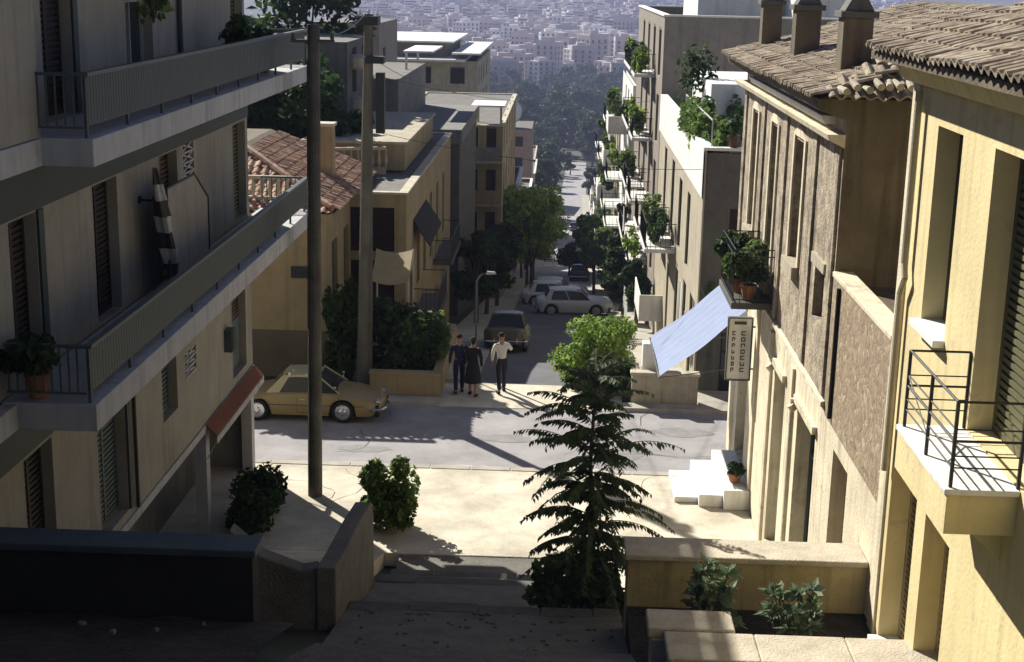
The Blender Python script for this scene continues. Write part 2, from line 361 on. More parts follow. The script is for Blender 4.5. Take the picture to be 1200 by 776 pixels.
mb = MB(); mb.tube((1.2,36.6,-.02),(1.2,36.6,.012),.33,n=24); mb.tube((1.2,36.6,.0),(1.2,36.6,.02),.27,n=24); o = mb.build('manhole_cover', M['dgrey'], at=(1.2,36.6,0)); tag(o, 'round iron manhole cover in the cross street left of the white steps', 'manhole cover')
mb = MB(); x = -14
while x < 4.5: mb.box(x, x+.98, 33.36, 33.62, .0, .118); x += 1.0
struct(mb.build('near_kerb', M['kerb'], bevel=.015))
# road going down the hill
def strip(name, m, f0, f1, y0, y1, dz, step=8):
    mb = MB(); y = y0
    while y < y1 - 1e-6:
        b = min(y + step, y1)
        mb.quad((cx(y)+f0(y), y, zg(y)+dz), (cx(y)+f1(y), y, zg(y)+dz), (cx(b)+f1(b), b, zg(b)+dz), (cx(b)+f0(b), b, zg(b)+dz)); y = b
    return struct(mb.build(name, m, weld=True))
strip('hill_street', M['asph2'], lambda y: -2.6, lambda y: 2.4, 41.4, 90, .0, 2)
strip('far_street', M['asph'], lambda y: -2.6, lambda y: 2.4+(y-90)*.004, 90, 470, .004)
def walk(name, a, b, y0, y1):
    mb = MB(); y = y0
    while y < y1-1e-6:
        e = min(y+6, y1)
        x = [(cx(t)+a, cx(t)+b) for t in (y, e)]
        mb.hexa([(x[0][0],y,zg(y)-.3),(x[0][1],y,zg(y)-.3),(x[1][1],e,zg(e)-.3),(x[1][0],e,zg(e)-.3),(x[0][0],y,zg(y)+.13),(x[0][1],y,zg(y)+.13),(x[1][1],e,zg(e)+.13),(x[1][0],e,zg(e)+.13)]); y = e
    struct(mb.build(name, M['kerb']))
walk('hill_pavement_left', -4.6, -2.6, 41.4, 330); walk('hill_pavement_right', 2.4, 4.0, 41.5, 330)
# stairs climbing towards the camera: broad sloping treads with low risers, then a steeper flight
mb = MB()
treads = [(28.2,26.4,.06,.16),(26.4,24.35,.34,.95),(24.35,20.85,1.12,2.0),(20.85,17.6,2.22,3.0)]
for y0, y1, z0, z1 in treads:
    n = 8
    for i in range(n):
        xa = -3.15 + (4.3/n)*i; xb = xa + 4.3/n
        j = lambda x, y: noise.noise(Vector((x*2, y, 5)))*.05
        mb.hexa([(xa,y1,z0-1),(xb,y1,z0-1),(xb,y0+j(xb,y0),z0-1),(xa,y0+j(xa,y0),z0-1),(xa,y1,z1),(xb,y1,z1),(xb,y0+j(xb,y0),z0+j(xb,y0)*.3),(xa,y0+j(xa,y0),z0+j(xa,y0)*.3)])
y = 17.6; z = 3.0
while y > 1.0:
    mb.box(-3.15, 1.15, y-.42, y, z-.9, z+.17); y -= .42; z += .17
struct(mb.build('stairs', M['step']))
mb = MB()
mb.box(-3.15, 1.15, -6, 1.0, 8.7, 9.95); struct(mb.build('upper_landing', M['step']))
for y0, z0 in ((26.4,.34),(24.35,1.12),(20.85,2.22)):
    mb = MB(); x = -3.15
    while x < 1.1:
        e = min(1.15, x+rnd.uniform(.7,1.1)); q = rnd.uniform(-.03,.03); mb.box(x, e-.015, y0-.30+q, y0+.03+q, z0-.1, z0+.055+rnd.uniform(-.01,.01)+.02); x = e
    struct(mb.build('stair_nosing', M['dgrey'], bevel=.015))
# raised ground right of the stairs
mb = MB()
mb.box(1.152, 4.6, 16.9, 19.22, .5, 3.12); struct(mb.build('planting_bed_soil', M['soil']))
mb = MB(); mb.hexa([(1.2,19.9,-1),(4.6,19.9,-1),(4.6,28,-.3),(1.2,28,-.3),(1.2,19.9,1.9),(4.6,19.9,1.9),(4.6,28.0,.095),(1.2,28.0,.095)]); struct(mb.build('sloping_yard', M['pave']))
mb = MB(); mb.hexa([(-7.3,19.95,-1),(-3.5,19.95,-1),(-3.5,28,-.3),(-7.3,28,-.3),(-7.3,19.95,2.5),(-3.5,19.95,2.5),(-3.5,28,.09),(-7.3,28,.09)]); struct(mb.build('side_ramp', M['pave']))
# terrace of soil in the shade at the lower left
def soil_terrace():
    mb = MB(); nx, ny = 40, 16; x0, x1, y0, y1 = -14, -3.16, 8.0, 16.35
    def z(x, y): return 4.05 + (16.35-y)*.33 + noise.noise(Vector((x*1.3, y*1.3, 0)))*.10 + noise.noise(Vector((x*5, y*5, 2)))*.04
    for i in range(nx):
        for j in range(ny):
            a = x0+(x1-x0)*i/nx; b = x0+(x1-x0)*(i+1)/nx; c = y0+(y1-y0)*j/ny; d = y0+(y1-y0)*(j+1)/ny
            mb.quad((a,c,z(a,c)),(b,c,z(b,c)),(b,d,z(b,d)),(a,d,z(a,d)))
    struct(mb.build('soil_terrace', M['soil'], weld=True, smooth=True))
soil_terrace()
mb = MB()
mb.box(-3.4, -3.162, 15.2, 16.4, 1.0, 3.2); struct(mb.build('terrace_edge', M['step']))
# litter on the terrace and the lower treads
for k, (x, y, z, s) in enumerate([(-5.6,15.6,4.3,.05),(-5.0,14.9,4.55,.05),(-6.9,15.7,4.25,.035),(-4.2,15.9,4.2,.03),(-4.6,15.3,4.4,.035),(-7.4,15.2,4.45,.03)]):
    mb = MB(); p = [(x+s*math.cos(t)*rnd.uniform(.6,1.2), y+s*math.sin(t)*rnd.uniform(.5,1.1)) for t in [i*math.pi/3 for i in range(6)]]
    mb.prism(p, 'z', z, z+.05); o = mb.build('stone', M['grey'], at=(x,y,z), bevel=.01)
    tag(o, 'small pale stone lying on the dark soil terrace', 'stone', 'pale stones on the soil terrace')
for k in range(70):
    x = rnd.uniform(-3, 1.0); y = rnd.uniform(17.7, 20.6); z = 2.22+(20.85-y)*.24
    s = rnd.uniform(.015, .05); mb = MB(); p = [(x+s*math.cos(t)*rnd.uniform(.6,1.2), y+s*math.sin(t)*rnd.uniform(.5,1.1)) for t in [i*math.pi/3 for i in range(6)]]
    mb.prism(p, 'z', z, z+.03); tag(mb.build('pebble', M['step'], at=(x,y,z)), 'pebble scattered on the shaded nearest stair tread', 'pebble', 'pebbles on the shaded stair')

# ------------------------------------------------------------------ foreground walls
t = thing('low_planter_wall', 'ochre planter wall with pale coping between the foreground tree and yellow house', 'wall', (2.9, 19.5, 2.5))
mb = MB(); mb.box(1.152, 4.598, 19.26, 19.86, .5, 3.84); mb.build('masonry', M['ochre'], t)
mb = MB(); mb.box(1.10, 4.597, 19.2, 19.93, 3.842, 3.93); mb.build('coping', M['stone'], t, bevel=.02)
t = thing('parapet_wall', 'rough pale parapet wall along the bottom right edge of the photo', 'wall', (4, 16.5, 3))
mb = MB(); mb.box(1.56, 12, 16.12, 16.84, .5, 3.76); mb.box(1.36, 2.4, 16.845, 17.42, .5, 3.76); mb.build('masonry', M['stone'], t)
mb = MB()
for i in range(9):
    a = 1.5+i*1.15; b = min(a+1.148, 12); e = rnd.uniform(-.015, .015)
    mb.box(a, b, 16.08+e, 16.86+e, 3.762, 3.90+e*.4)
mb.box(1.3, 2.42, 16.882, 17.46, 3.762, 3.915); mb.build('coping', M['stone'], t, bevel=.025)
t = thing('shaded_boundary_wall', 'dark boundary wall with coping coloured for blue sky light in the lower left shade', 'wall', (-8, 16.7, 4))
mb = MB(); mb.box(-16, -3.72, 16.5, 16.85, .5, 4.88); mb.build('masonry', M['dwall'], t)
mb = MB(); mb.box(-16, -3.66, 16.42, 16.95, 4.882, 4.98); mb.build('coping', M['dwall_top'], t, bevel=.015)  # sky light on the top face is put into the coping colour
t = thing('stair_parapet', 'low grey parapet sloping beside the stairs, left of the steps', 'wall', (-3.35, 21.5, 1))
mb = MB()
prof = [(19.55,.5),(19.55,3.42),(20.3,3.30),(22.2,3.12),(23.6,2.92),(23.85,2.6),(23.85,.3)]
mb.prism(prof, 'x', -3.46, -3.16); mb.build('side_wall', M['step'], t, bevel=.03)
mb = MB(); mb.prism([(-4.75,.5),(-4.75,3.95),(-4.3,3.55),(-3.7,3.33),(-3.462,3.38),(-3.462,.5)], 'y', 19.6, 19.92); mb.build('end_wall', M['step'], t, bevel=.03)

# ================================================================== helpers for facades
def window(parent, ax, p, d, u0, u1, v0, v1, style='glass', frame=None, bars=1, name='window'):
    """joinery set back to plane p (d = +1/-1 direction pointing outwards)"""
    frame = frame or M['frame_w']; w = .06; mb = MB()
    def B(m, a, b, c, e, q0, q1):
        q0, q1 = min(q0,q1), max(q0,q1)
        if ax == 'x': m.box(q0, q1, a, b, c, e)
        else: m.box(a, b, q0, q1, c, e)
    o1 = p; o2 = p + d*.05
    if style == 'glass':
        B(mb,u0,u0+w,v0,v1,o1,o2); B(mb,u1-w,u1,v0,v1,o1,o2); B(mb,u0+w,u1-w,v0,v0+w,o1,o2); B(mb,u0+w,u1-w,v1-w,v1,o1,o2)
        for k in range(bars):
            c = u0+(u1-u0)*(k+1)/(bars+1); B(mb,c-.025,c+.025,v0+w,v1-w,o1,o2-d*.003)
        if v1-v0 > 1.8: B(mb,u0+w,u1-w,v0+(v1-v0)*.7,v0+(v1-v0)*.7+.05,o1,o2-d*.006)
        f = mb.build(name, frame, parent)
        g = MB(); B(g,u0,u1,v0,v1,p-d*.03,p-d*.005); g.build('pane', M['glass'], f)
    else:       # louvred shutters, two leaves of real slats
        B(mb,u0,u0+w,v0,v1,o1,o2); B(mb,u1-w,u1,v0,v1,o1,o2); c = (u0+u1)/2; B(mb,c-.04,c+.04,v0,v1,o1,o2)
        B(mb,u0+w,c-.04,v0,v0+.09,o1,o2); B(mb,c+.04,u1-w,v0,v0+.09,o1,o2); B(mb,u0+w,c-.04,v1-.09,v1,o1,o2); B(mb,c+.04,u1-w,v1-.09,v1,o1,o2)
        f = mb.build('shutter', frame, parent)
        s = MB(); z = v0+.1; st = .09
        while z < v1-.1-st*.5:
            B(s,u0+w,c-.04,z,z+st*.6,o1,o2-d*.015); B(s,c+.04,u1-w,z,z+st*.6,o1,o2-d*.015); z += st
        B(s,u0+w,u1-w,v0+.09,v1-.09,p-d*.02,p-d*.002)
        s.build('slats', frame, f)
    return f
# ================================================================== LEFT APARTMENT BLOCK
LB = thing('apartment_block', 'pale grey apartment block with long ribbed balconies, filling the left edge', 'building', (-7.3, 18, 0))
WX = -7.3; WQ = -7.52
lv1 = [(18.4,19.5,2.9,5.35),(21.5,22.95,2.9,5.35),(25.24,26.28,3.72,4.85),(26.9,27.75,4.1,4.62),(30.95,32.35,2.95,5.3)]
lv2 = [(18.4,19.4,6.46,8.68),(21.85,23.1,6.46,8.68),(25.65,26.85,6.46,8.68),(27.3,28.1,7.72,8.72),(31.5,32.75,6.46,8.66)]
lv3 = [(20.05,21.3,9.88,12.1),(24.0,25.55,9.88,12.1),(31.6,32.8,9.88,12.1)]
mb = MB()
mb.wall('x', WX, WQ, -4, 33, 2.7, 14.6, lv1+lv2+lv3)
mb.wall('y', 33, 32.8, -20, WX, -0.3, 14.6, [(-10.5,-9.3,3.8,5.2),(-10.5,-9.3,7.2,8.6),(-14,-12.8,3.8,5.2)])
mb.wall('y', -4, -3.8, -20, WX, 2.7, 14.6); mb.quad((-20,-4,0),(-20,33,0),(-20,33,14.6),(-20,-4,14.6))
mb.quad((-20,-4,2.7),(WX,-4,2.7),(WX,33,2.7),(-20,33,2.7))
mb.build('wall', M['left_wall'], LB)
mb = MB(); mb.box(-20, -7.25, -4, 33.05, 14.6, 14.75); mb.build('roof', M['fascia'], LB)
mb = MB(); mb.box(-8.6, -8.5, 8, 33, -.3, 2.69); mb.box(-20, -8.5, 8, 8.2, -.3, 2.69); mb.build('shopfront_wall', M['dgrey'], LB)
mb = MB(); mb.box(-7.296, -7.262, 8, 33, 2.58, 2.74); mb.build('ledge', M['fascia'], LB)
for y in (22.9, 28.3, 32.7):
    mb = MB(); mb.box(-7.55, -7.3, y, y+.3, -.3, 2.575); mb.build('column', M['fascia'] if y > 25 else M['dgrey'], LB)
# painted band under the balconies
for a, b in ((8.72, 9.5), (12.15, 12.93)):
    mb = MB(); mb.box(WX+.001, WX+.035, -4, 32.98, a, b); mb.build('painted_band', M['band'], LB)
mb = MB(); mb.box(WX+.001, WX+.03, -4, 19.9, 5.42, 6.04); mb.build('painted_band', M['band'], LB)
# near bay, flush with the inner part of the balconies
mb = MB(); mb.wall('x', -6.72, -6.9, -4, 18.25, 9.86, 14.59, [(14.2,15.5,9.95,12.1)]); mb.wall('y', 18.25, 18.1, -7.29, -6.72, 9.86, 14.59)
mb.build('bay_wall', M['left_wall'], LB)
mb = MB(); mb.box(-7.255, -6.68, -4, 18.30, 9.5, 9.85); mb.build('bay_slab', M['fascia'], LB, bevel=.01)
mb = MB(); mb.box(-7.25, -7.05, 12.0, 17.69, 6.06, 6.4); mb.build('bay_slab', M['fascia'], LB, bevel=.01)
for h in lv1+lv2+lv3:
    if h[3]-h[2] < 1.05 and h[0] > 26.5: continue
    a, b, c, d = h; big = d-c > 2
    if h in (lv1[2],): window(LB,'x',WQ,1,a,b,c,d,'shutter',M['green_door'])
    elif h is lv1[4]:
        window(LB,'x',WQ,1,a,b,c+1.2,d,'shutter',M['brown_door']); mb = MB(); mb.box(WQ,WQ+.07,a,b,c,c+1.19); mb.build('lower_panel', M['green_door'], LB)
    elif h is lv2[4] or h is lv3[2]: window(LB,'x',WQ,1,a,b,c,d,'shutter',M['olive'])
    elif h is lv2[2]: window(LB,'x',WQ,1,a,b,c,d,'shutter',M['brown_door'])
    elif h is lv3[1]:
        window(LB,'x',WQ,1,a,b,c,d,'glass',M['fascia'],bars=1)
    elif h is lv1[1]: window(LB,'x',WQ,1,a,b,c,d,'shutter',M['green_door'])
    else: window(LB,'x',WQ,1,a,b,c,d,'shutter',M['shutter'])
window(LB,'x',-6.9,1,14.2,15.5,9.95,12.1,'shutter',M['shutter'])
for (a,b,c,d) in [(-10.5,-9.3,3.8,5.2),(-10.5,-9.3,7.2,8.6),(-14,-12.8,3.8,5.2)]: window(LB,'y',32.8,1,a,b,c,d,'glass')
# jamb boards beside the doors
for (a,b,z0,z1) in ((19.42,19.62,6.46,8.7),(21.3,21.5,9.88,12.1),(22.96,23.12,2.9,5.4)):
    mb = MB(); mb.box(WX+.002, WX+.04, a, b, z0, z1); mb.build('door_jamb', M['band'], LB)
# pierced ventilation grilles
for (a,b,c,d), n in ((lv2[3],5),(lv1[3],3)):
    mb = MB(); mb.box(WQ-.05, WQ-.04, a, b, c, d); g = mb.build('vent_backing', M['dark_in'], LB)
    mb = MB(); h = (d-c)/n
    for k in range(n):
        z = c+k*h; mb.box(WX-.06, WX+.01, a, b, z+h*.0, z+h*.16)
        mb.tube((WX-.03, a+.02, z+h*.2),(WX-.03, b-.02, z+h*.95), .022, n=5); mb.tube((WX-.03, b-.02, z+h*.2),(WX-.03, a+.02, z+h*.95), .022, n=5)
        mb.box(WX-.055, WX+.005, (a+b)/2-.1, (a+b)/2+.1, z+h*.45, z+h*.72)
    mb.build('vent_grille', M['fascia'], LB)
mb = MB(); mb.tube((WX+.06,27.2,9.9),(WX+.06,27.2,12.9),.05); mb.build('drain_pipe', M['band'], LB)
mb = MB(); mb.tube((WX+.05,23.32,2.8),(WX+.05,23.32,5.4),.035); mb.build('drain_pipe', M['shutter'], LB)

def ribbed(mb, x, y0, y1, z0, z1, pitch=.12, dep=.005):
    """box-profile cladding along Y with real folds, thickness 6 mm"""
    pts = []; y = y0
    while y < y1-1e-6:
        e = min(y+pitch, y1); w = e-y
        pts += [(x, y), (x, y+w*.45), (x+dep, y+w*.55), (x+dep, y+w*.92)]; y = e
    pts.append((x, y1))
    for (xa,ya),(xb,yb) in zip(pts, pts[1:]):
        mb.quad((xa,ya,z0),(xb,yb,z0),(xb,yb,z1),(xa,ya,z1)); mb.quad((xa-.006,ya,z0),(xb-.006,yb,z0),(xb-.006,yb,z1),(xa-.006,ya,z1))
def balcony(z0, z1, rt, ya, yb):
    mb = MB(); mb.box(-7.255, -6.0, ya, yb, z0, z1); sl = mb.build('balcony', M['fascia'], LB, bevel=.012)
    mb = MB()
    mb.box(-6.14, -6.04, ya+.04, yb-.06, rt-.05, rt)                     # flat top rail
    mb.tube((-6.1, ya+.06, z1+.17),(-6.1, yb-.08, z1+.17), .018, n=6)
    y = ya+.08
    while y < yb: mb.box(-6.13, -6.09, y, y+.04, z1+.001, rt-.05); y += 1.76
    mb.box(-6.13,-6.09,yb-.12,yb-.08,z1+.001,rt-.05)
    for yy in (ya+.06, yb-.10):                                       # end returns with upright bars
        mb.box(-7.2, -6.14, yy-.03, yy+.03, rt-.046, rt-.004); mb.box(-7.2, -6.14, yy-.015, yy+.015, z1+.12, z1+.15)
        x = -7.18
        while x < -6.16: mb.box(x, x+.022, yy-.011, yy+.011, z1+.15, rt-.046); x += .115
    mb.build('railing', M['rail_metal'], sl)
    mb = MB(); ribbed(mb, -6.085, ya+.06, yb-.1, z1+.16, rt-.052); mb.build('ribbed_panel', M['rail_panel'], sl)
    return sl
balcony(9.5, 9.86, 10.70, 18.1, 34.0)
balcony(6.05, 6.42, 7.22, 17.7, 34.0)
balcony(12.95, 13.3, 13.75, 18.1, 34.0)

# things on its balconies
def leaves(mb, n, cells, size, r, flat=0.5, asp=1.6):
    """n leaf blades scattered through ellipsoid cells (cx,cy,cz,rx,ry,rz)"""
    for i in range(n):
        c = cells[i % len(cells)] if len(cells) < 8 else r.choice(cells)
        while True:
            p = Vector((r.uniform(-1,1), r.uniform(-1,1), r.uniform(-1,1)))
            if p.length <= 1: break
        p = p * (0.55+0.45*r.random()) if p.length < .5 else p
        q = Vector((c[0]+p.x*c[3], c[1]+p.y*c[4], c[2]+p.z*c[5]))
        nrm = (p*.6 + Vector((r.uniform(-1,1), r.uniform(-1,1), r.uniform(-.3,1.2)*1))).normalized()
        u = nrm.orthogonal().normalized(); w = nrm.cross(u); a = r.uniform(0, 6.28)
        u, w = u*math.cos(a)+w*math.sin(a), w*math.cos(a)-u*math.sin(a)
        s = size*r.uniform(.6, 1.35)
        bend = nrm*(-s*.25)
        A = q-u*s*asp*.5; B = q+w*s*.5; C = q+u*s*asp*.5+bend; D = q-w*s*.5
        mb.quad(tuple(A), tuple(B), tuple(C), tuple(D))
def potted(name, label, loc, h, rad, lf='lf_mid', pot=True, potmat='terracotta', seed=1, n=160, group=None, size=.11, cat='plant'):
    r = random.Random(seed); x, y, z = loc
    t = thing(name, label, cat, loc, group)
    if pot:
        mb = MB(); ph = min(.34, h*.45); mb.lathe((x,y,z), [(.10,0),(.115,.02),(.16,ph-.05),(.185,ph-.05),(.185,ph),(.15,ph),(.14,ph-.04)], 14); mb.build('pot', M[potmat], t, smooth=False)
    else: ph = 0
    mb = MB()
    for k in range(5):
        a = r.uniform(0, 6.28); mb.tube((x, y, z+ph*.8), (x+math.cos(a)*rad*.5, y+math.sin(a)*rad*.5, z+h*.75), .014, .006, 5)
    mb.build('stems', M['bark'], t)
    mb = MB(); cl = []
    for k in range(7):
        a = r.uniform(0, 6.28); d = rad*r.uniform(.1,.65); cl.append((x+math.cos(a)*d, y+math.sin(a)*d, z+ph+(h-ph)*r.uniform(.25,.8), rad*.45, rad*.45, (h-ph)*.28))
    leaves(mb, n, cl, size, r); mb.build('foliage', M[lf], t)
    return t
potted('potted_plant', 'dark round potted plant on the upper ribbed balcony at top left', (-6.55, 29.0, 9.87), 1.25, .42, 'lf_dark', seed=3, n=260)
potted('potted_plant', 'small low potted plant near the far end of the upper ribbed balcony', (-6.5, 31.2, 9.87), .95, .35, 'lf_dark', seed=4)
potted('potted_plant', 'green trailing plant in the doorway of the top left balcony', (-7.0, 24.6, 11.1), .9, .4, 'lf_mid', pot=False, seed=5, n=160)
potted('potted_plant', 'dark bushy plant at the near corner of the middle balcony', (-6.85, 17.95, 6.43), .85, .6, 'lf_dark', seed=6, n=700)
# wall lamp
t = thing('wall_lamp', 'small round lamp on an arm by the middle balcony wall', 'lamp', (-7.3, 24.3, 8.1))
mb = MB(); mb.tube((-7.28,24.3,8.1),(-6.95,24.2,8.1),.02); mb.tube((-7.3,24.3,8.1),(-7.26,24.3,8.1),.07); mb.build('bracket', M['iron'], t)
mb = MB(); mb.lathe((-6.93,24.2,8.02),[(.02,0),(.1,.03),(.12,.1),(.1,.17),(.03,.2)],12); mb.build('lamp_shade', M['brown_door'], t, smooth=True)
# folded parasol with black and white stripes
t = thing('folded_parasol', 'folded black and white striped parasol leaning on the middle balcony', 'parasol', (-6.8, 24.4, 6.43))
mb = MB(); mb.tube((-6.75,24.45,6.43),(-6.85,23.75,8.75),.02); mb.build('pole', M['fascia'], t)
for k in range(7):
    f0 = .12+k*.125; f1 = f0+.125; P = lambda f: Vector((-6.75,24.45,6.43)).lerp(Vector((-6.85,23.75,8.75)), f)
    mb = MB(); n = 14; ra = (.05,.10,.13,.11,.12,.09,.07,.03)[k]; rb = (.05,.10,.13,.11,.12,.09,.07,.03)[k+1]
    A = P(f0); B = P(f1)
    for i in range(n):
        a0 = 2*math.pi*i/n; a1 = 2*math.pi*(i+1)/n; g = lambda a, r: r*(1+.4*math.cos(a*3+k))
        mb.quad(*[tuple(c+Vector((math.cos(a)*g(a,r), math.sin(a)*g(a,r), 0))) for c, a, r in ((A,a0,ra),(A,a1,ra),(B,a1,rb),(B,a0,rb))])
    mb.build('cloth_stripe', M['iron'] if k % 2 == 0 else M['fascia'], t)
# glass fibre wind screen in a thin dark frame
t = thing('wind_screen', 'grey sheet screen in a thin dark frame standing on the middle balcony', 'screen', (-6.7, 25, 6.43))
pts = [(24.2,6.45),(27.05,6.45),(27.05,7.75),(26.1,8.32),(24.2,8.32)]
mb = MB(); mb.prism(pts, 'x', -6.80, -6.785); mb.build('sheet', M['left_wall'], t)
mb = MB()
for a, b in zip(pts, pts[1:]+pts[:1]): mb.tube((-6.78,a[0],a[1]),(-6.78,b[0],b[1]),.022,n=6)
mb.build('frame', M['iron'], t)
# red awning over the ground-floor shop
t = thing('shop_awning', 'rust red shop awning under the far end of the left apartment block', 'awning', (-7.1, 29.5, 2.9))
mb = MB(); mb.prism([(-7.255,2.72),(-7.255,2.76),(-7.03,2.53),(-7.03,2.49)], 'y', 28.2, 32.95); mb.build('canvas', M['red_awning'], t)
mb = MB(); mb.box(-7.04,-7.025,28.2,32.95,2.34,2.485); mb.build('valance', M['fascia'], t)
for q in (28.22,32.9): mb = MB(); mb.tube((-7.05,q,2.4),(-7.25,q,2.0),.015); mb.build('strut', M['fascia'], t)
t = thing('balcony_box', 'little blue grey meter box on the wall beside the green shutter, above the red awning', 'meter box', (-7.26, 30.3, 4.0))
mb = MB(); mb.box(-7.295,-7.12,30.15,30.5,3.8,4.3); mb.build('case', M['dwall_top'], t, bevel=.01)
mb = MB(); mb.box(-7.119,-7.105,30.18,30.47,3.83,4.27); mb.build('door', M['band'], t)

# ================================================================== RIGHT YELLOW HOUSE
YX = 4.6; YQ = 4.92
YH = thing('yellow_house', 'yellow plastered two storey house with tiled eaves at the right edge', 'house', (4.6, 15, 3.1))
wn = (16.5,17.62,7.92,10.34); bd = (12.9,15.25,7.22,10.34); dA = (17.0,18.35,3.16,5.72); dB = (15.45,16.55,3.16,5.72); w3 = (9.0,10.2,7.92,10.34)
mb = MB(); mb.wall('x', YX, YQ, 4, 18.9, 2.0, 11.05, [wn,bd,dA,dB,w3]); mb.wall('y', 18.9, 18.7, YX, 16, 2.0, 11.05); mb.wall('y', 4, 4.2, YX, 16, 2.0, 11.05)
mb.quad((16,4,2),(16,18.9,2),(16,18.9,11.05),(16,4,11.05)); mb.build('wall', M['yellow'], YH)
mb = MB(); mb.box(YX-.035, YX-.001, 18.55, 18.9, 2.0, 10.98); mb.build('corner_strip', M['cream'], YH)
mb = MB(); mb.box(4.06, 16, 4, 19.2, 11.052, 11.14); mb.build('soffit', M['brown_end'], YH)
mb = MB(); mb.prism([(4.45,10.80),(4.598,10.80),(4.598,11.05),(4.3,11.05)], 'y', 4, 19.0); mb.build('cornice', M['yellow'], YH)
# upper window: wooden leaf, lit sill
window(YH,'x',YQ,-1,*wn,'glass',M['olive']); mb = MB(); mb.box(YX-.14, YQ-.06, wn[0]-.04, wn[1]+.04, wn[2]-.09, wn[2]+.001); mb.build('sill', M['white'], YH, bevel=.01)
mb = MB(); mb.box(YX+.03, YX+.31, 16.52, 16.56, 7.93, 10.3); mb.build('open_shutter', M['olive'], YH)
window(YH,'x',YQ,-1,*bd,'shutter',M['olive']); mb = MB()
for k in (0,1): mb.box(YX+.02+k*.14, YX+.14+k*.14, 13.0+k*.03, 13.045+k*.03, 7.24, 10.25)
mb.build('folded_shutter', M['buff'], YH)
window(YH,'x',YQ,-1,*w3,'shutter',M['olive'])
for d in (dA, dB):
    window(YH,'x',YQ+.0,-1,*d,'shutter',M['ochre'])
    mb = MB(); mb.box(YX-.14, YQ, d[0]-.02, d[1]+.02, 3.121, 3.22); mb.build('threshold', M['white'], YH, bevel=.01)
mb = MB(); mb.tube((YX-.09,18.35,10.7),(YX-.09,18.35,8.5),.045); mb.path([(YX-.09,18.35,8.5),(YX-.09,18.25,8.3),(YX-.09,18.45,8.05),(YX-.09,18.45,5.6)],.04); mb.build('drain_pipe', M['buff'], YH)
# balcony
mb = MB(); mb.box(3.9, YX-.001, 13.36, 15.38, 6.72, 7.14); bs = mb.build('balcony', M['yellow'], YH)
mb = MB(); mb.box(3.86, YX-.002, 13.31, 15.43, 7.141, 7.205); mb.build('slab_top', M['white'], bs, bevel=.012)
for yy in (15.0, 13.8):
    mb = MB(); mb.prism([(4.599,6.3),(4.599,6.72),(4.15,6.72)], 'y', yy-.08, yy+.08); mb.build('bracket', M['yellow'], bs)
mb = MB(); z0, z1 = 7.206, 8.08; q = .016
def rail(mb, a, b, za, zb, r=.012): mb.tube((a[0],a[1],za),(b[0],b[1],zb),r,n=6)
c1 = (3.93,13.38); c2 = (3.93,15.34); w1 = (4.59,13.38); w2 = (4.59,15.34); mid = (3.93,14.36)
for p in (c1,c2,w1,w2,mid): mb.box(p[0]-q,p[0]+q,p[1]-q,p[1]+q,z0,z1)
for a, b in ((c1,c2),(c1,w1),(c2,w2)):
    for z in (z1, z1-.28, z1-.4, z0+.32, z0+.2): rail(mb, a, b, z, z, .015 if z == z1 or abs(z-(z1-.4))<.01 else .009)
rail(mb,(3.93,14.36),(3.93,15.34),z0+.2,z1-.28,.008)
mb.build('railing', M['iron'], bs)

# tiled roofs: rows of half-round tiles with lapped courses
def tiled_roof(mb, o, u, v, L, S, pitch=.23, course=.38, amp=.05, seed=0, taper=(0,0)):
    """o eave corner, u unit vector along eave, v unit vector up the slope, length L, slope length S"""
    r = random.Random(seed); o = Vector(o); u = Vector(u).normalized(); v = Vector(v).normalized(); n = u.cross(v).normalized()
    if n.z < 0: n = -n
    nu = int(L/pitch); nv = max(1, int(S/course)); jit = [[r.uniform(-.018,.018) for _ in range(nv+1)] for _ in range(nu+1)]
    sag = lambda a, b: noise.noise(Vector((a*.35, b*.5, seed)))*.07
    for i in range(nu):
        for j in range(nv):
            if taper[0] or taper[1]:
                t = (j+.5)*course
                if (i+.5)*pitch < t*taper[0] or (i+.5)*pitch > L-t*taper[1]: continue
            b0 = j*course - .05; b1 = (j+1)*course; lift = .03+jit[i][j]
            pr = []
            for k in range(7):
                f = k/6; h = amp*math.sin(math.pi*min(1, f/.62)) if f < .62 else -amp*.45*math.sin(math.pi*(f-.62)/.38)
                pr.append((i*pitch+f*pitch, h))
            for (ua,ha),(ub,hb) in zip(pr, pr[1:]):
                p = lambda uu, vv, hh: tuple(o+u*(uu+jit[i][j]*.5)+v*vv+n*(hh+sag(uu,vv)))
                mb.quad(p(ua,b0,ha+lift), p(ub,b0,hb+lift), p(ub,b1,hb), p(ua,b1,ha))
                mb.quad(p(ua,b0,ha+lift), p(ub,b0,hb+lift), p(ub,b0,hb+lift-.03), p(ua,b0,ha+lift-.03))
sl = .30; vv = Vector((1,0,sl)).normalized()
mb = MB(); tiled_roof(mb, (4.02,4.0,11.20), (0,1,0), vv, 15.3, 8.0, seed=2); mb.build('tile_roof', M['tile'], YH, weld=False)
mb = MB(); mb.hexa([(4.06,4,11.141),(12,4,11.141),(12,19.2,11.141),(4.06,19.2,11.141),(4.06,4,11.15),(12,4,11.1+7.94*sl),(12,19.2,11.1+7.94*sl),(4.06,19.2,11.15)]); mb.build('roof_deck', M['brown_end'], YH)

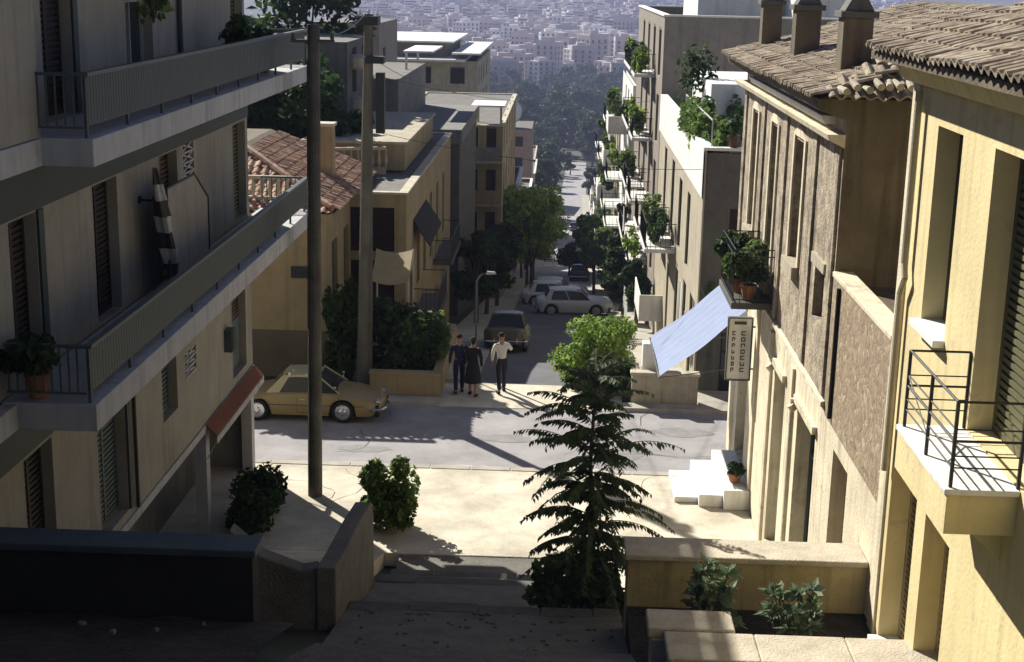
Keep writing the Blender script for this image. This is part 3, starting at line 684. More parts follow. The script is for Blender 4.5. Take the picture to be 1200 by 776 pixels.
# ================================================================== LOW STONE WING
LW = thing('stone_outbuilding', 'low rubble stone wing with a flat roof between the brown and yellow houses', 'outbuilding', (4.6, 21, 2))
mb = MB(); mb.wall('x', YX, 4.9, 18.92, 23.3, 4.9, 7.28, []); mb.build('rubble_wall', M['rubble'], LW)
mb = MB(); mb.wall('x', YX-.0, 4.9, 18.92, 23.3, .5, 4.9, [(21.1,22.3,1.6,4.6)]); mb.build('plastered_base', M['cream'], LW)
mb = MB(); mb.box(4.92, 12, 18.92, 23.28, 7.05, 7.12); mb.build('roof', M['brown_end'], LW)
mb = MB(); mb.box(4.56, 4.9, 18.92, 23.28, 7.282, 7.37); mb.build('coping', M['cream'], LW, bevel=.015)
mb = MB(); mb.tube((4.57,22.7,7.2),(4.57,22.7,5.0),.035); mb.build('drain_pipe', M['iron'], LW)
window(LW,'x',4.9,-1,21.1,22.3,1.6,4.6,'shutter',M['brown_door'])

# ================================================================== BROWN OLD HOUSE
BH = thing('brown_house', 'old two storey brown plastered house with chimneys and tiled roof, right of street', 'house', (4.6, 29, 0))
BQ = 4.92
up = [(26.9,28.0,6.72,9.05),(30.3,31.2,5.7,9.0),(33.4,34.3,6.3,9.0),(24.15,25.1,6.2,7.15)]
dn = [(27.35,28.75,.4,4.3),(23.9,25.75,1.0,4.35),(32.75,34.4,.5,3.3)]
mb = MB(); mb.wall('x', YX, BQ, 23.3, 36.1, 5.08, 10.2, up); mb.wall('y', 36.1, 35.9, YX, 14, -.3, 10.2); mb.build('upper_wall', M['brown'], BH)
mb = MB(); mb.wall('y', 23.3, 23.5, YX, 14, 1.0, 10.2); mb.build('party_wall', M['brown_end'], BH)
mb = MB(); mb.wall('x', YX, BQ, 23.3, 36.1, -.3, 5.08, dn); mb.build('lower_wall', M['cream'], BH)
mb = MB(); mb.prism([(4.53,5.02),(4.598,4.98),(4.598,5.12),(4.53,5.10)], 'y', 23.3, 36.15); mb.build('string_course', M['cream'], BH)
mb = MB(); mb.prism([(4.34,9.52),(4.598,9.40),(4.598,9.62),(4.3,9.62)], 'y', 23.25, 36.2); mb.build('cornice', M['cream'], BH)
mb = MB(); mb.prism([(4.16,10.0),(4.598,9.86),(4.598,10.2),(4.1,10.2)], 'y', 23.2, 36.4); mb.build('eaves', M['brown_end'], BH)
mb = MB(); mb.prism([(4.42,9.70),(4.598,9.70),(4.598,9.84),(4.36,9.84)], 'y', 24.2, 34); mb.build('gutter', M['white'], BH)
for y in (23.42, 25.55, 29.0, 32.3, 35.6):
    mb = MB(); mb.box(YX-.05, YX-.001, y, y+.38, 5.17, 9.4); mb.build('pilaster', M['brown'], BH)
for y in (26.3, 29.1, 31.2, 35.0):
    mb = MB(); mb.box(YX-.06, YX-.001, y, y+.34, .0, 4.85); mb.build('pilaster', M['cream'], BH)
for h in up[:3]:
    window(BH,'x',BQ,-1,*h,'shutter',M['shutter'])
    mb = MB()
    for s in (h[0]-.16, h[1]): mb.box(YX-.045, YX-.002, s, s+.16, h[2], h[3]+.08)
    mb.prism([(h[0]-.16,h[3]+.081),((h[0]+h[1])/2-.25,h[3]+.26),((h[0]+h[1])/2+.25,h[3]+.26),(h[1]+.16,h[3]+.081)], 'x', YX-.05, YX-.002)
    mb.build('window_surround', M['cream'], BH)
    mb = MB(); mb.box(YX-.14, YX-.001, h[0]-.12, h[1]+.12, h[2]-.24, h[2]-.002); mb.build('sill', M['buff'], BH)
window(BH,'x',BQ,-1,*up[3],'glass',M['shutter']); mb = MB(); mb.box(YX-.06, YX-.001, 24.0, 25.25, 7.16, 7.34); mb.build('lintel', M['buff'], BH)
for h in dn: window(BH,'x',BQ,-1,*h,'shutter' if h[0] > 26 else 'glass', M['green_door'] if h[0] < 29 else M['brown_door'], bars=1)
for h in dn[:2]:
    mb = MB(); mb.box(YX-.09, YX-.001, h[0]-.1, h[1]+.1, h[3]+.002, h[3]+.14); mb.tube((YX-.05,h[1]+.08,h[3]-.15),(YX-.13,h[1]+.08,h[3]-.05),.09,n=10); mb.build('lintel', M['cream'], BH)
mb = MB(); mb.tube((4.5,25.85,4.4),(4.5,25.85,.4),.05); mb.build('drain_pipe', M['cream'], BH)
# roof: street slope, hipped at the near end
s2 = .28; v2 = Vector((1,0,s2)).normalized()
mb = MB(); tiled_roof(mb, (4.0,22.95,10.24), (0,1,0), v2, 13.5, 5.0, seed=5, taper=(.35,.0)); mb.build('tile_roof', M['tile'], BH)
mb = MB(); tiled_roof(mb, (3.98,22.9,10.24), (1,0,0), Vector((0,1,.5)).normalized(), 10, 2.3, seed=6, taper=(.9,0)); mb.build('hip_tiles', M['tile'], BH)
mb = MB(); mb.hexa([(4.1,23.1,10.201),(14,23.1,10.201),(14,36.4,10.201),(4.1,36.4,10.201),(4.3,23.6,10.22),(9.3,25.4,10.24+4.9*s2),(9.3,36.3,10.24+4.9*s2),(4.15,36.3,10.22)]); mb.build('roof_deck', M['brown_end'], BH)
# old loose ridge tiles standing on the near corner
mb = MB(); rr = random.Random(4)
for k in range(11):
    x = 4.5+k*.17+rr.uniform(-.03,.03); z = 10.33+.06*rr.random()+ k*.012
    a = rr.uniform(-.1,.5); mb.tube((x, 22.86+rr.uniform(-.05,.08), z), (x+rr.uniform(-.06,.06), 23.2, z+a*.2), .062, .055, 9)
mb.build('ridge_tiles', M['buff'], BH)
for x, y, w, lab in ((5.12,25.75,.52,0),(5.06,30.6,.52,1),(4.98,35.3,.46,2)):
    zb = 10.2+(x-4.1)*s2-.35; c = MB(); c.box(x-w/2,x+w/2,y-w/2,y+w/2,zb,11.42+.02*lab); ch = c.build('chimney', M['brown_end'], BH, bevel=.015)
    c = MB(); zt = 11.42+.02*lab; c.box(x-w/2-.07,x+w/2+.07,y-w/2-.07,y+w/2+.07,zt+.001,zt+.11); c.prism([(x-w/2,zt+.112),(x+w/2,zt+.112),(x+.1,zt+.4),(x-.1,zt+.4)], 'y', y-w/2, y+w/2); c.build('chimney_cap', M['dgrey'], ch, bevel=.01)
# little planted balcony with iron rail
mb = MB(); mb.box(3.72, YX-.001, 29.65, 32.1, 5.22, 5.36); bb = mb.build('balcony', M['dgrey'], BH, bevel=.01)
mb = MB(); z0, z1 = 5.361, 6.5
A = [(4.58,29.7),(3.76,29.7),(3.76,32.05),(4.58,32.05)]
for a, b in zip(A, A[1:]):
    for z in (z0+.06, z1-.15, z1): mb.tube((a[0],a[1],z),(b[0],b[1],z),.014,n=5)
    L = math.hypot(b[0]-a[0], b[1]-a[1]); n = int(L/.13)
    for k in range(n+1): f = k/n; mb.tube((a[0]+(b[0]-a[0])*f,a[1]+(b[1]-a[1])*f,z0),(a[0]+(b[0]-a[0])*f,a[1]+(b[1]-a[1])*f,z1),.009,n=4)
mb.build('railing', M['iron'], bb)
for k, (x, y, h, lab) in enumerate([(4.1,29.95,.8,'nearest potted plant on the small iron balcony of the brown house'),(4.0,30.7,.95,'middle leafy potted plant on the small iron balcony of the brown house'),(4.0,31.6,.85,'farthest potted plant on the small iron balcony of the brown house')]):
    potted('potted_plant', lab, (x,y,5.361), h+.3, .55, 'lf_dark' if k != 1 else 'lf_mid', seed=20+k, n=1100, group='plants on the small iron balcony')
# hanging sign, lettered in two upright columns too worn to read
t = thing('vertical_sign', 'narrow upright sign with worn vertical lettering on the brown house', 'sign', (4.3, 31.9, 3.0))
mb = MB(); mb.box(3.98, 4.50, 31.86, 31.94, 3.05, 4.5); mb.build('board', M['white'], t, bevel=.01)
mb = MB()
for b in ((3.95,3.98,3.03,4.52),(4.50,4.53,3.03,4.52)): mb.box(b[0],b[1],31.84,31.96,b[2],b[3])
mb.box(3.98,4.50,31.84,31.96,4.5,4.53); mb.box(3.98,4.50,31.84,31.96,3.02,3.05); mb.tube((4.53,31.9,4.3),(4.6,31.9,4.3),.02); mb.tube((4.53,31.9,3.3),(4.6,31.9,3.3),.02); mb.build('frame', M['dgrey'], t)
mb = MB(); rr = random.Random(9); mb.box(4.1,4.38,31.85,31.859,4.36,4.43); mb.build('heading', M['brown_door'], t)
for cxx, w in ((4.1,.07),(4.32,.10)):
    z = 4.2
    while z > 3.2:
        mb = MB()
        k = rr.randint(0,3); h = .095; y0, y1 = 31.85, 31.859
        mb.box(cxx-w/2, cxx-w/2+.022, y0, y1, z-h, z)
        if k != 1: mb.box(cxx-w/2+.022, cxx+w/2, y0, y1, z-.022, z)
        if k != 2: mb.box(cxx-w/2+.022, cxx+w/2, y0, y1, z-h, z-h+.022)
        if k != 3: mb.box(cxx+w/2-.022, cxx+w/2, y0, y1, z-h+.023, z-.023)
        z -= .145; mb.build('letter', M['brown_door'], t)

# pale blue awning over the corner door
t = thing('cloth_awning', 'pale blue cloth awning stretched out from the brown house corner', 'awning', (3.6, 35.3, 3))
mb = MB(); n = 26
def aw(i, j): 
    f = i/n; g = j/n; y = 33.5+(37.4-33.5)*g; x = 4.58-2.0*f; z = 4.32-1.72*f - .07*math.sin(math.pi*f)-.05*math.sin(math.pi*g)+.018*math.sin(j*1.9+f*2)+.02*math.sin(f*9+g*6)
    return (x, y, z)
for i in range(n):
    for j in range(n): mb.quad(aw(i,j),aw(i+1,j),aw(i+1,j+1),aw(i,j+1))
mb.build('cloth', M['blue_cloth'], t, weld=True, smooth=True)
mb = MB(); mb.tube((2.56,33.45,2.58),(2.56,37.45,2.58),.022); mb.tube((4.59,33.45,4.34),(4.59,37.45,4.34),.022)
mb.tube((2.58,33.5,2.58),(4.6,33.5,2.9),.014); mb.tube((2.58,37.4,2.58),(4.9,36.1,3.0),.014); mb.build('frame', M['dgrey'], t)
# door steps
t = thing('door_steps', 'three white stone steps leading to the brown house door', 'steps', (3.9, 32.5, .1))
for k, (x, ya, yb, zt) in enumerate(((2.9,31.55,33.45,.24),(3.45,31.3,33.8,.40),(4.0,31.15,34.1,.58))):
    mb = MB(); mb.box(x, x+.548 if k < 2 else 4.597, ya, yb, .101, zt); mb.build('step', M['white'], t, bevel=.02)
potted('potted_plant', 'dark low plant in a pot on the white door steps', (4.3,31.75,.585), .5, .3, 'lf_dark', seed=40, n=150)
# ================================================================== trees and shrubs
def tree(name, label, x, y, z, h, rad, lf='lf_dark', seed=1, n=1500, size=.22, group=None, trunk=.16, crown0=.35, cat='tree', cells=16, flat=1.0):
    r = random.Random(seed); t = thing(name, label, cat, (x,y,z), group)
    mb = MB(); top = Vector((x+r.uniform(-.2,.2), y+r.uniform(-.2,.2), z+h*.75))
    p = [Vector((x,y,z-.3)), Vector((x+r.uniform(-.1,.1),y,z+h*.25)), Vector((x+r.uniform(-.15,.15),y+r.uniform(-.15,.15),z+h*.5)), top]
    for i in range(3): mb.tube(p[i], p[i+1], trunk*(1-.27*i), trunk*(1-.27*(i+1)), 7)
    cl = []
    for k in range(cells):
        a = r.uniform(0, 6.28); f = math.sqrt(r.random())*.75; zz = crown0+(1-crown0)*r.uniform(.12,.88)
        w = math.sin(math.pi*min(1, max(.12, (zz-crown0)/(1-crown0))))**.5
        c = (x+math.cos(a)*rad*f*w, y+math.sin(a)*rad*f*w, z+h*zz); q = rad*r.uniform(.26,.42); cl.append((*c, q, q, q*.7*flat))
        if k < 9: mb.tube(p[1+k % 2], c, trunk*.35, .02, 5)
    mb.build('trunk', M['bark'], t)
    mb = MB(); leaves(mb, n, cl, size, r); mb.build('crown', M[lf], t)
    return t
def shrub(name, label, x, y, z, rx, ry, rz, lf='lf_dark', seed=1, n=900, size=.14, group=None, cells=12, cat='shrub'):
    r = random.Random(seed); t = thing(name, label, cat, (x,y,z), group); mb = MB(); cl = []
    for k in range(cells):
        a = r.uniform(0,6.28); f = math.sqrt(r.random())*.7; zz = r.uniform(.15,.85); q = r.uniform(.25,.42)
        c = (x+math.cos(a)*rx*f, y+math.sin(a)*ry*f, z+rz*zz); cl.append((*c, rx*q, ry*q, rz*q*.6)); mb.tube((x,y,z), c, .03, .008, 5)
    mb.build('stems', M['bark'], t); mb = MB(); leaves(mb, n, cl, size, r); mb.build('foliage', M[lf], t); return t

# foreground young tree of heaven: tiers of long feathered fronds
def ailanthus(x, y, z, h):
    r = random.Random(77); t = thing('young_tree', 'young dark tree with long feathery drooping fronds in the centre foreground', 'tree', (x,y,z))
    mb = MB(); mb.path([(x,y,z-.3),(x+.04,y,z+h*.3),(x-.03,y+.03,z+h*.6),(x+.02,y,z+h*.92)], .065, 8, .02); tr = mb.build('trunk', M['bark'], t)
    st = MB(); lf = MB()
    N = 138
    for k in range(N):
        f = k/(N-1); zz = z + h*(.06+.88*f); a = k*2.39996+r.uniform(-.3,.3)
        w = (1.0 if f < .6 else 1-(f-.6)/.4*.5) * (1 if f > .3 else .62+.38*f/.3)
        L = (1.25*w)*r.choice([.3,.5,.75,.95,1.0,1.22])*r.uniform(.85,1.1); rise = .85-.4*(1-f)+r.uniform(-.3,.25); zz += r.uniform(-.12,.12)
        prev = None; d = Vector((math.cos(a), math.sin(a), 0)); m = 12; pts = []
        for i in range(m+1):
            s = i/m; pts.append(Vector((x,y,zz)) + d*(L*s) + Vector((0,0,L*(rise*s*.9 - (.5+.25*(1-f))*s*s))))
        st.path([tuple(p) for p in pts], .011, 4, .003)
        side = d.cross(Vector((0,0,1)))
        for i in range(2, m*2+1):
            s = i/(m*2); j = min(m-1, int(s*m)); p = pts[j].lerp(pts[j+1], s*m-j); tan = (pts[j+1]-pts[j]).normalized()
            for sg in (-1, 1):
                ll = .19*(1-.55*abs(s-.45)*1.6)*r.uniform(.6,1.25)*(w*.4+.6); ww = ll*.25
                if r.random() < .08: continue
                dirv = (side*sg*.8 + tan*.45 + Vector((0,0,-.35-.4*r.random()))).normalized(); wv = dirv.cross(Vector((0,0,1))).normalized()*ww + Vector((0,0,r.uniform(-.02,.02)))
                b = p; c = p + dirv*ll
                mid = p + dirv*ll*.4
                lf.poly([tuple(b), tuple(mid+wv), tuple(c+Vector((0,0,-.015))), tuple(mid-wv)])
    st.build('fronds', M['bark'], t); lf.build('crown', M['lf_ail'], t); return t
ailanthus(.66, 22.0, 1.75, 4.35)
# undergrowth round its foot
shrub('undergrowth_shrub', 'very dark shrub round the foot of the foreground tree', .55, 21.5, 1.7, 1.0, .6, 1.35, 'lf_ail', 31, 1700, .11, cells=26)
# two agave-like plants on the bed behind the parapet
def rosette(label, x, y, z, rad, h, seed, tall=False):
    r = random.Random(seed); t = thing('leafy_shrub', label, 'shrub', (x,y,z), 'plants in the ochre bed'); mb = MB(); st = MB()
    heads = [(0,0,h*.55)] + [(r.uniform(-.6,.6)*rad, r.uniform(-.5,.5)*rad, h*r.uniform(.25,.95)) for _ in range(17)]
    if tall: heads += [(-.1,0,h*1.0),(-.18,.05,h*.85),(.12,0,h*.5),(.28,0,h*.3)]
    for hx, hy, hz in heads:
        st.tube((x,y,z),(x+hx,y+hy,z+hz),.02,.01,5)
        for k in range(20):
            a = r.uniform(0,6.28); e = r.uniform(-.25,1.1); L = r.uniform(.13,.25); d = Vector((math.cos(a)*math.cos(e),math.sin(a)*math.cos(e),math.sin(e))); p = Vector((x+hx,y+hy,z+hz)); s = d.orthogonal().normalized()*L*.22
            if k % 2: s = d.cross(s)
            q = p+d*L*.5; mb.poly([tuple(p), tuple(q+s), tuple(p+d*L+Vector((0,0,-.03))), tuple(q-s)])
    st.build('stems', M['bark'], t); mb.build('foliage', M['lf_grey'], t)
rosette('tall uneven grey green shrub at the left of the ochre planting bed', 2.25, 18.0, 3.12, .46, 1.2, 3, True)
rosette('rounded pale green shrub in front of the ochre wall, right one of the bed', 3.38, 18.2, 3.12, .52, .82, 5)
# bush at the end of the stair parapet, and the dark shrub under the red awning
shrub('green_bush', 'bright green bush behind the end of the stair parapet', -3.55, 29.3, .1, .75, .7, 1.65, 'lf_mid', 8, 4200, .09, cells=22)
shrub('dark_bush', 'dark shrub on the pavement below the red awning', -6.5, 29.4, .1, .75, 1.5, 1.15, 'lf_dark', 19, 3600, .09, cells=34)

# ================================================================== poles and wires
t = thing('utility_pole', 'thick dark timber pole in the sunlit patch beside the left balconies', 'pole', (-5.5,31.26,.1))
mb = MB(); mb.tube((-5.52,31.26,-.2),(-5.42,31.26,10.9),.17,.145,14); mb.build('shaft', M['wood'], t, smooth=False)
mb = MB(); mb.tube((-5.9,31.2,10.55),(-4.95,31.2,10.55),.04); [mb.lathe((xx,31.2,10.59),[(.03,0),(.05,.03),(.03,.07),(.045,.1),(.02,.13)],8) for xx in (-5.85,-5.42,-5.0)]; mb.build('crossarm', M['dgrey'], t)
t = thing('utility_pole', 'paler tapering timber pole with a transformer box across the road', 'pole', (-5.55,40.7,0))
mb = MB(); mb.tube((-5.62,40.4,-.2),(-5.45,40.4,10.9),.24,.13,12); mb.build('shaft', M['conc_pole'], t)
for q in ((-5.55,-5.0,40.2,40.6,9.55,9.75),(-5.75,-5.15,40.1,40.7,10.6,10.85)): mb = MB(); mb.box(*q); mb.build('crossarm', M['iron'], t, bevel=.02)
mb = MB(); mb.box(-5.25,-5.0,40.3,40.55,7.6,9.3); mb.build('cable_box', M['iron'], t, bevel=.02)
mb = MB(); [mb.lathe((xx,40.4,10.86),[(.04,0),(.06,.04),(.04,.08),(.05,.12),(.02,.16)],8) for xx in (-5.7,-5.45,-5.2)]; mb.build('insulator', M['white'], t)
def wire(a, b, sag, label, r=.009):
    mb = MB(); a = Vector(a); b = Vector(b); n = 16
    mb.path([tuple(a.lerp(b, i/n)+Vector((0,0,-4*sag*(i/n)*(1-i/n)))) for i in range(n+1)], r, 4); o = mb.build('overhead_wire', M['iron'], at=a); tag(o, label, 'wire', 'overhead wires')
wire((-5.42,31.2,10.7),(-5.5,40.4,10.95),.25,'wire between the tops of the two timber poles')
wire((-5.2,40.4,9.2),(4.3,62.0,7.0),.5,'wire crossing the street from the farther pole to the tall taupe block')
wire((-5.2,40.4,9.6),(-4.9,70.0,6.9),.4,'wire running down the left side of the street from the farther pole')
wire((-5.1,40.4,7.6),(4.2,41.2,6.7),.3,'wire from the farther pole to the white corner house')
wire((4.6,33.0,2.9),(4.2,41.05,3.3),.1,'thin wire behind the blue awning')
t = thing('street_lamp', 'thin grey street lamp beside the walking people', 'street lamp', (-2.45,42.2,0))
mb = MB(); mb.tube((-2.45,42.2,-.1),(-2.42,42.2,3.0),.045,.03,8); mb.path([(-2.42,42.2,3.0),(-2.3,42.2,3.2),(-2.1,42.2,3.27)],.024); mb.build('post', M['dwall_top'], t)
mb = MB(); mb.hexa([(-2.14,42.14,3.22),(-1.84,42.14,3.24),(-1.84,42.26,3.24),(-2.14,42.26,3.22),(-2.12,42.16,3.32),(-1.88,42.16,3.30),(-1.88,42.24,3.30),(-2.12,42.24,3.32)]); mb.build('lamp_head', M['fascia'], t)

# ================================================================== generic houses
def house(name, label, cat, x0, x1, y0, y1, zb, zt, wall, street='right', side_win=(), front_win=(), style='shutter', wmat=None, coping=None, parapet=.0, dep=.18, roofm=None):
    """box house; side_win open the face that looks on the street, front_win the face looking at the camera (plane y0)"""
    H = thing(name, label, cat, ((x0+x1)/2, y0, zb)); mb = MB(); wmat = wmat or M['shutter']
    xs = x1 if street == 'right' else x0; d = 1 if street == 'right' else -1; xo = x0 if street == 'right' else x1
    mb.wall('x', xs, xs-d*dep, y0, y1, zb, zt, side_win); mb.wall('y', y0, y0+dep, x0, x1, zb, zt, front_win)
    mb.wall('x', xo, xo+d*dep, y0, y1, zb, zt); mb.wall('y', y1, y1-dep, x0, x1, zb, zt)
    if parapet:
        mb.wall('x', xs-d*.2, xs, y0+.2, y1-.2, zt-parapet, zt); mb.wall('y', y0+.2, y0, x0+.2, x1-.2, zt-parapet, zt); mb.wall('x', xo+d*.2, xo, y0+.2, y1-.2, zt-parapet, zt)
    mb.build('wall', wall, H)
    mb = MB(); mb.box(x0+.01, x1-.01, y0+.01, y1-.01, zt-parapet-.12, zt-parapet+(.002 if parapet else -.002)); mb.build('roof', roofm or M['roofing'], H)
    if coping:
        mb = MB(); e = .06; mb.box(x0-e,x1+e,y0-e,y0+.26,zt+.001,zt+.08); mb.box(x0-e,x1+e,y1-.26,y1+e,zt+.001,zt+.08); mb.box(x0-e,x0+.26,y0+.261,y1-.261,zt+.001,zt+.08); mb.box(x1-.26,x1+e,y0+.261,y1-.261,zt+.001,zt+.08); mb.build('coping', coping, H, bevel=.01)
    for w in side_win: window(H,'x',xs-d*dep,d,*w[:4],style if len(w) < 5 else w[4],wmat)
    for w in front_win: window(H,'y',y0+dep,-1,*w[:4],style if len(w) < 5 else w[4],wmat)
    return H
def balcony_x(H, x, d, y0, y1, z, proj=.9, slab='fascia', rail='bars', cloth=None):
    mb = MB(); a, b = sorted((x+d*.001, x+d*proj)); mb.box(a, b, y0, y1, z-.14, z); o = mb.build('balcony', M[slab], H); mb = MB(); e = x+d*(proj-.05)
    if rail == 'solid':
        a, b = sorted((e, e+d*.05)); mb.box(a, b, y0, y1, z+.001, z+.9); a, b = sorted((x+d*.002, e-d*.001)); mb.box(a, b, y0, y0+.05, z+.001, z+.9); mb.build('parapet', M[slab], o)
    else:
        for zz in (z+.08, z+.9): mb.tube((e,y0+.03,zz),(e,y1-.03,zz),.02,n=4); mb.tube((x,y0+.03,zz),(e,y0+.03,zz),.02,n=4); mb.tube((x,y1-.03,zz),(e,y1-.03,zz),.02,n=4)
        n = int((y1-y0)/.16)
        for k in range(n+1): yy = y0+.03+(y1-y0-.06)*k/n; mb.tube((e,yy,z),(e,yy,z+.9),.011,n=3,cap=False)
        for k in range(6): xx = x+(e-x)*k/6; mb.tube((xx,y0+.03,z),(xx,y0+.03,z+.9),.011,n=3,cap=False)
        mb.build('railing', M['iron'], o)
    return o

# ---- L1: buff corner house, tiled roof, balustraded terrace
H1 = house('tiled_house', 'buff corner house with red tiled roof behind the parked coupe', 'house', -16, -7.0, 42.0, 51.0, -.3, 5.0, M['l_ochre'],
    side_win=[(43.2,44.3,1.0,3.9),(45.6,46.7,1.0,3.9),(48.4,49.5,1.0,3.9)], front_win=[(-13.6,-12.6,1.2,3.2)], wmat=M['olive'])
mb = MB(); mb.box(-16,-7.0,41.955,41.999,-.3,1.35); mb.build('dado', M['dado'], H1)
mb = MB(); mb.box(-8.05,-7.35,41.94,41.998,3.0,3.35); mb.build('plaque', M['iron'], H1)
mb = MB(); mb.prism([(-6.9,4.75),(-7.001,4.7),(-7.001,5.0),(-6.72,5.0)], 'y', 41.8, 51.2); mb.box(-16,-7.002,41.8,41.998,4.8,5.0); mb.build('cornice', M['l_ochre'], H1)
s3 = .38
mb = MB(); tiled_roof(mb, (-6.6,41.7,5.1), (0,1,0), Vector((-1,0,s3)).normalized(), 9.6, 3.9, pitch=.27, seed=12, taper=(.95,0)); mb.build('tile_roof', M['tile_r'], H1)
mb = MB(); tiled_roof(mb, (-12.2,41.6,5.1), (1,0,0), Vector((0,1,s3)).normalized(), 5.6, 3.9, pitch=.27, seed=13, taper=(0,.95)); mb.build('hip_tiles', M['tile_r'], H1)
mb = MB(); mb.hexa([(-16,41.8,5.01),(-6.75,41.8,5.01),(-6.75,51,5.01),(-16,51,5.01),(-14,45.5,6.5),(-10.4,45.4,6.5),(-10.4,51,6.5),(-14,51,6.5)]); mb.build('roof_deck', M['brown_end'], H1)
mb = MB(); mb.tube((-6.75,41.75,5.2),(-10.2,45.3,6.6),.11,n=8); mb.build('hip_ridge', M['tile_r'], H1)
mb = MB(); mb.box(-8.1,-7.5,46.6,47.2,5.0,7.1); c = mb.build('chimney', M['l_ochre'], H1); mb = MB(); mb.box(-8.16,-7.44,46.54,47.26,7.101,7.2); mb.build('chimney_cap', M['stone'], c)
def balustrade(label, a, b, z, h=.85, base=None, sp=.24):
    t = thing('balustrade', label, 'balustrade', (a[0],a[1],z)); a = Vector(a); b = Vector(b); L = (b-a).length; n = max(2,int(L/sp)); u = (b-a).normalized(); w = Vector((-u.y,u.x))*.07
    def bar(z0, z1, k=1.3): 
        m = MB(); m.hexa([(a.x-w.x*k,a.y-w.y*k,z0),(b.x-w.x*k,b.y-w.y*k,z0),(b.x+w.x*k,b.y+w.y*k,z0),(a.x+w.x*k,a.y+w.y*k,z0),(a.x-w.x*k,a.y-w.y*k,z1),(b.x-w.x*k,b.y-w.y*k,z1),(b.x+w.x*k,b.y+w.y*k,z1),(a.x+w.x*k,a.y+w.y*k,z1)]); return m
    bar(z,z+.1).build('plinth', M['buff'], t); bar(z+h-.1,z+h).build('rail', M['buff'], t)
    m = MB()
    for k in range(n+1):
        p = a.lerp(b, k/n); m.lathe((p.x,p.y,z+.101),[(.05,0),(.04,.06),(.075,.22),(.055,.36),(.035,.5),(.05,h-.205)],8)
    m.build('balusters', M['buff'], t)
    if base:
        m = MB(); m.hexa([(a.x-w.x,a.y-w.y,base),(b.x-w.x,b.y-w.y,base),(b.x+w.x,b.y+w.y,base),(a.x+w.x,a.y+w.y,base),(a.x-w.x,a.y-w.y,z-.001),(b.x-w.x,b.y-w.y,z-.001),(b.x+w.x,b.y+w.y,z-.001),(a.x+w.x,a.y+w.y,z-.001)]); m.build('base_wall', M['buff'], t)
balustrade('pale balustrade along the front edge of the red tiled roof', (-12,42.3), (-8.2,42.3), 5.32, .72, 4.9)
balustrade('short balustrade on the terrace behind the red tiled roof', (-8.6,51.2), (-6.4,52.0), 5.0, .85, 3.4)

# ---- yard in front of L2
t = thing('garden_wall', 'low ochre garden wall under the dark hedge left of the walkers', 'wall', (-4.6,40,0))
mb = MB(); mb.box(-5.35,-3.3,39.6,39.85,-.2,.72); mb.box(-3.55,-3.3,39.851,46,-.2,.72); mb.build('masonry', M['l_ochre'], t); mb = MB(); mb.box(-5.38,-3.27,39.56,39.9,.721,.79); mb.build('coping', M['l_ochre'], t)
shrub('dark_hedge', 'tall very dark hedge growing behind the low garden wall', -4.6, 41.2, 0, 1.3, 1.1, 2.5, 'lf_dark', 51, 5200, .12, cells=26)
shrub('climbing_shrub', 'dark climbing shrub against the tiled house between the two poles', -6.4, 41.0, 0, .62, .7, 3.3, 'lf_dark', 52, 3200, .11, cells=22)
shrub('vine', 'leafy vine spilling over the corner of the garden wall by the walkers', -3.55, 41.9, .3, .45, .9, 1.75, 'lf_mid', 53, 900, .14)
t = thing('canopy', 'small buff cloth canopy over the dark hedge', 'canopy', (-5.0,43.5,2.6))
mb = MB(); P = lambda i, j: (-5.75+1.15*i/6, 43.0+1.4*j/6, 2.75+.75*j/6-.12*math.sin(math.pi*i/6))
for i in range(6):
    for j in range(6): mb.quad(P(i,j),P(i+1,j),P(i+1,j+1),P(i,j+1))
mb.build('cloth', M['buff_cloth'], t, weld=True, smooth=True); mb = MB(); [mb.tube((xx,yy,0),(xx,yy,zz),.03) for xx,yy,zz in ((-5.75,43,2.75),(-4.6,43,2.75),(-5.75,44.4,3.5),(-4.6,44.4,3.5))]; mb.build('frame', M['fascia'], t)
# ---- L2
H2 = house('ochre_house', 'ochre two storey house with dark shutters standing for a shaded porch behind the hedge', 'house', -11, -5.1, 47.0, 66.0, -5, 4.85, M['l_ochre'], coping=M['stone'],
    side_win=[(48.2,49.2,-.2,1.9),(50.6,51.6,1.0,3.6),(53,54,1.0,3.6),(55.6,56.6,1.0,3.6),(58.5,59.5,1.0,3.6),(61.5,62.5,1.0,3.6),(53,54,-2.4,0),(58.5,59.5,-3,-.8)], front_win=[(-8.0,-5.5,-.3,2.6),(-8.0,-5.5,2.9,4.4)], wmat=M['shutter'])  # wide dark front shutters stand in for the shade inside a porch
mb = MB(); mb.box(-9.5,-5.75,52.4,64,4.93,5.9); mb.build('roof_room', M['l_ochre'], H2); mb = MB(); mb.box(-9.6,-5.65,52.3,64.1,5.901,6.0); mb.build('roof_room_slab', M['buff'], H2)
mb = MB(); mb.prism([(-5.098,3.6),(-5.098,3.65),(-4.5,2.75),(-4.5,2.70)], 'y', 49.2, 54.0); mb.build('awning', M['dark_in'], H2)
balcony_x(H2, -5.1, 1, 49.5, 53, .2, .95, 'dgrey'); balcony_x(H2, -5.1, 1, 57, 62, .6, .8, 'dgrey')
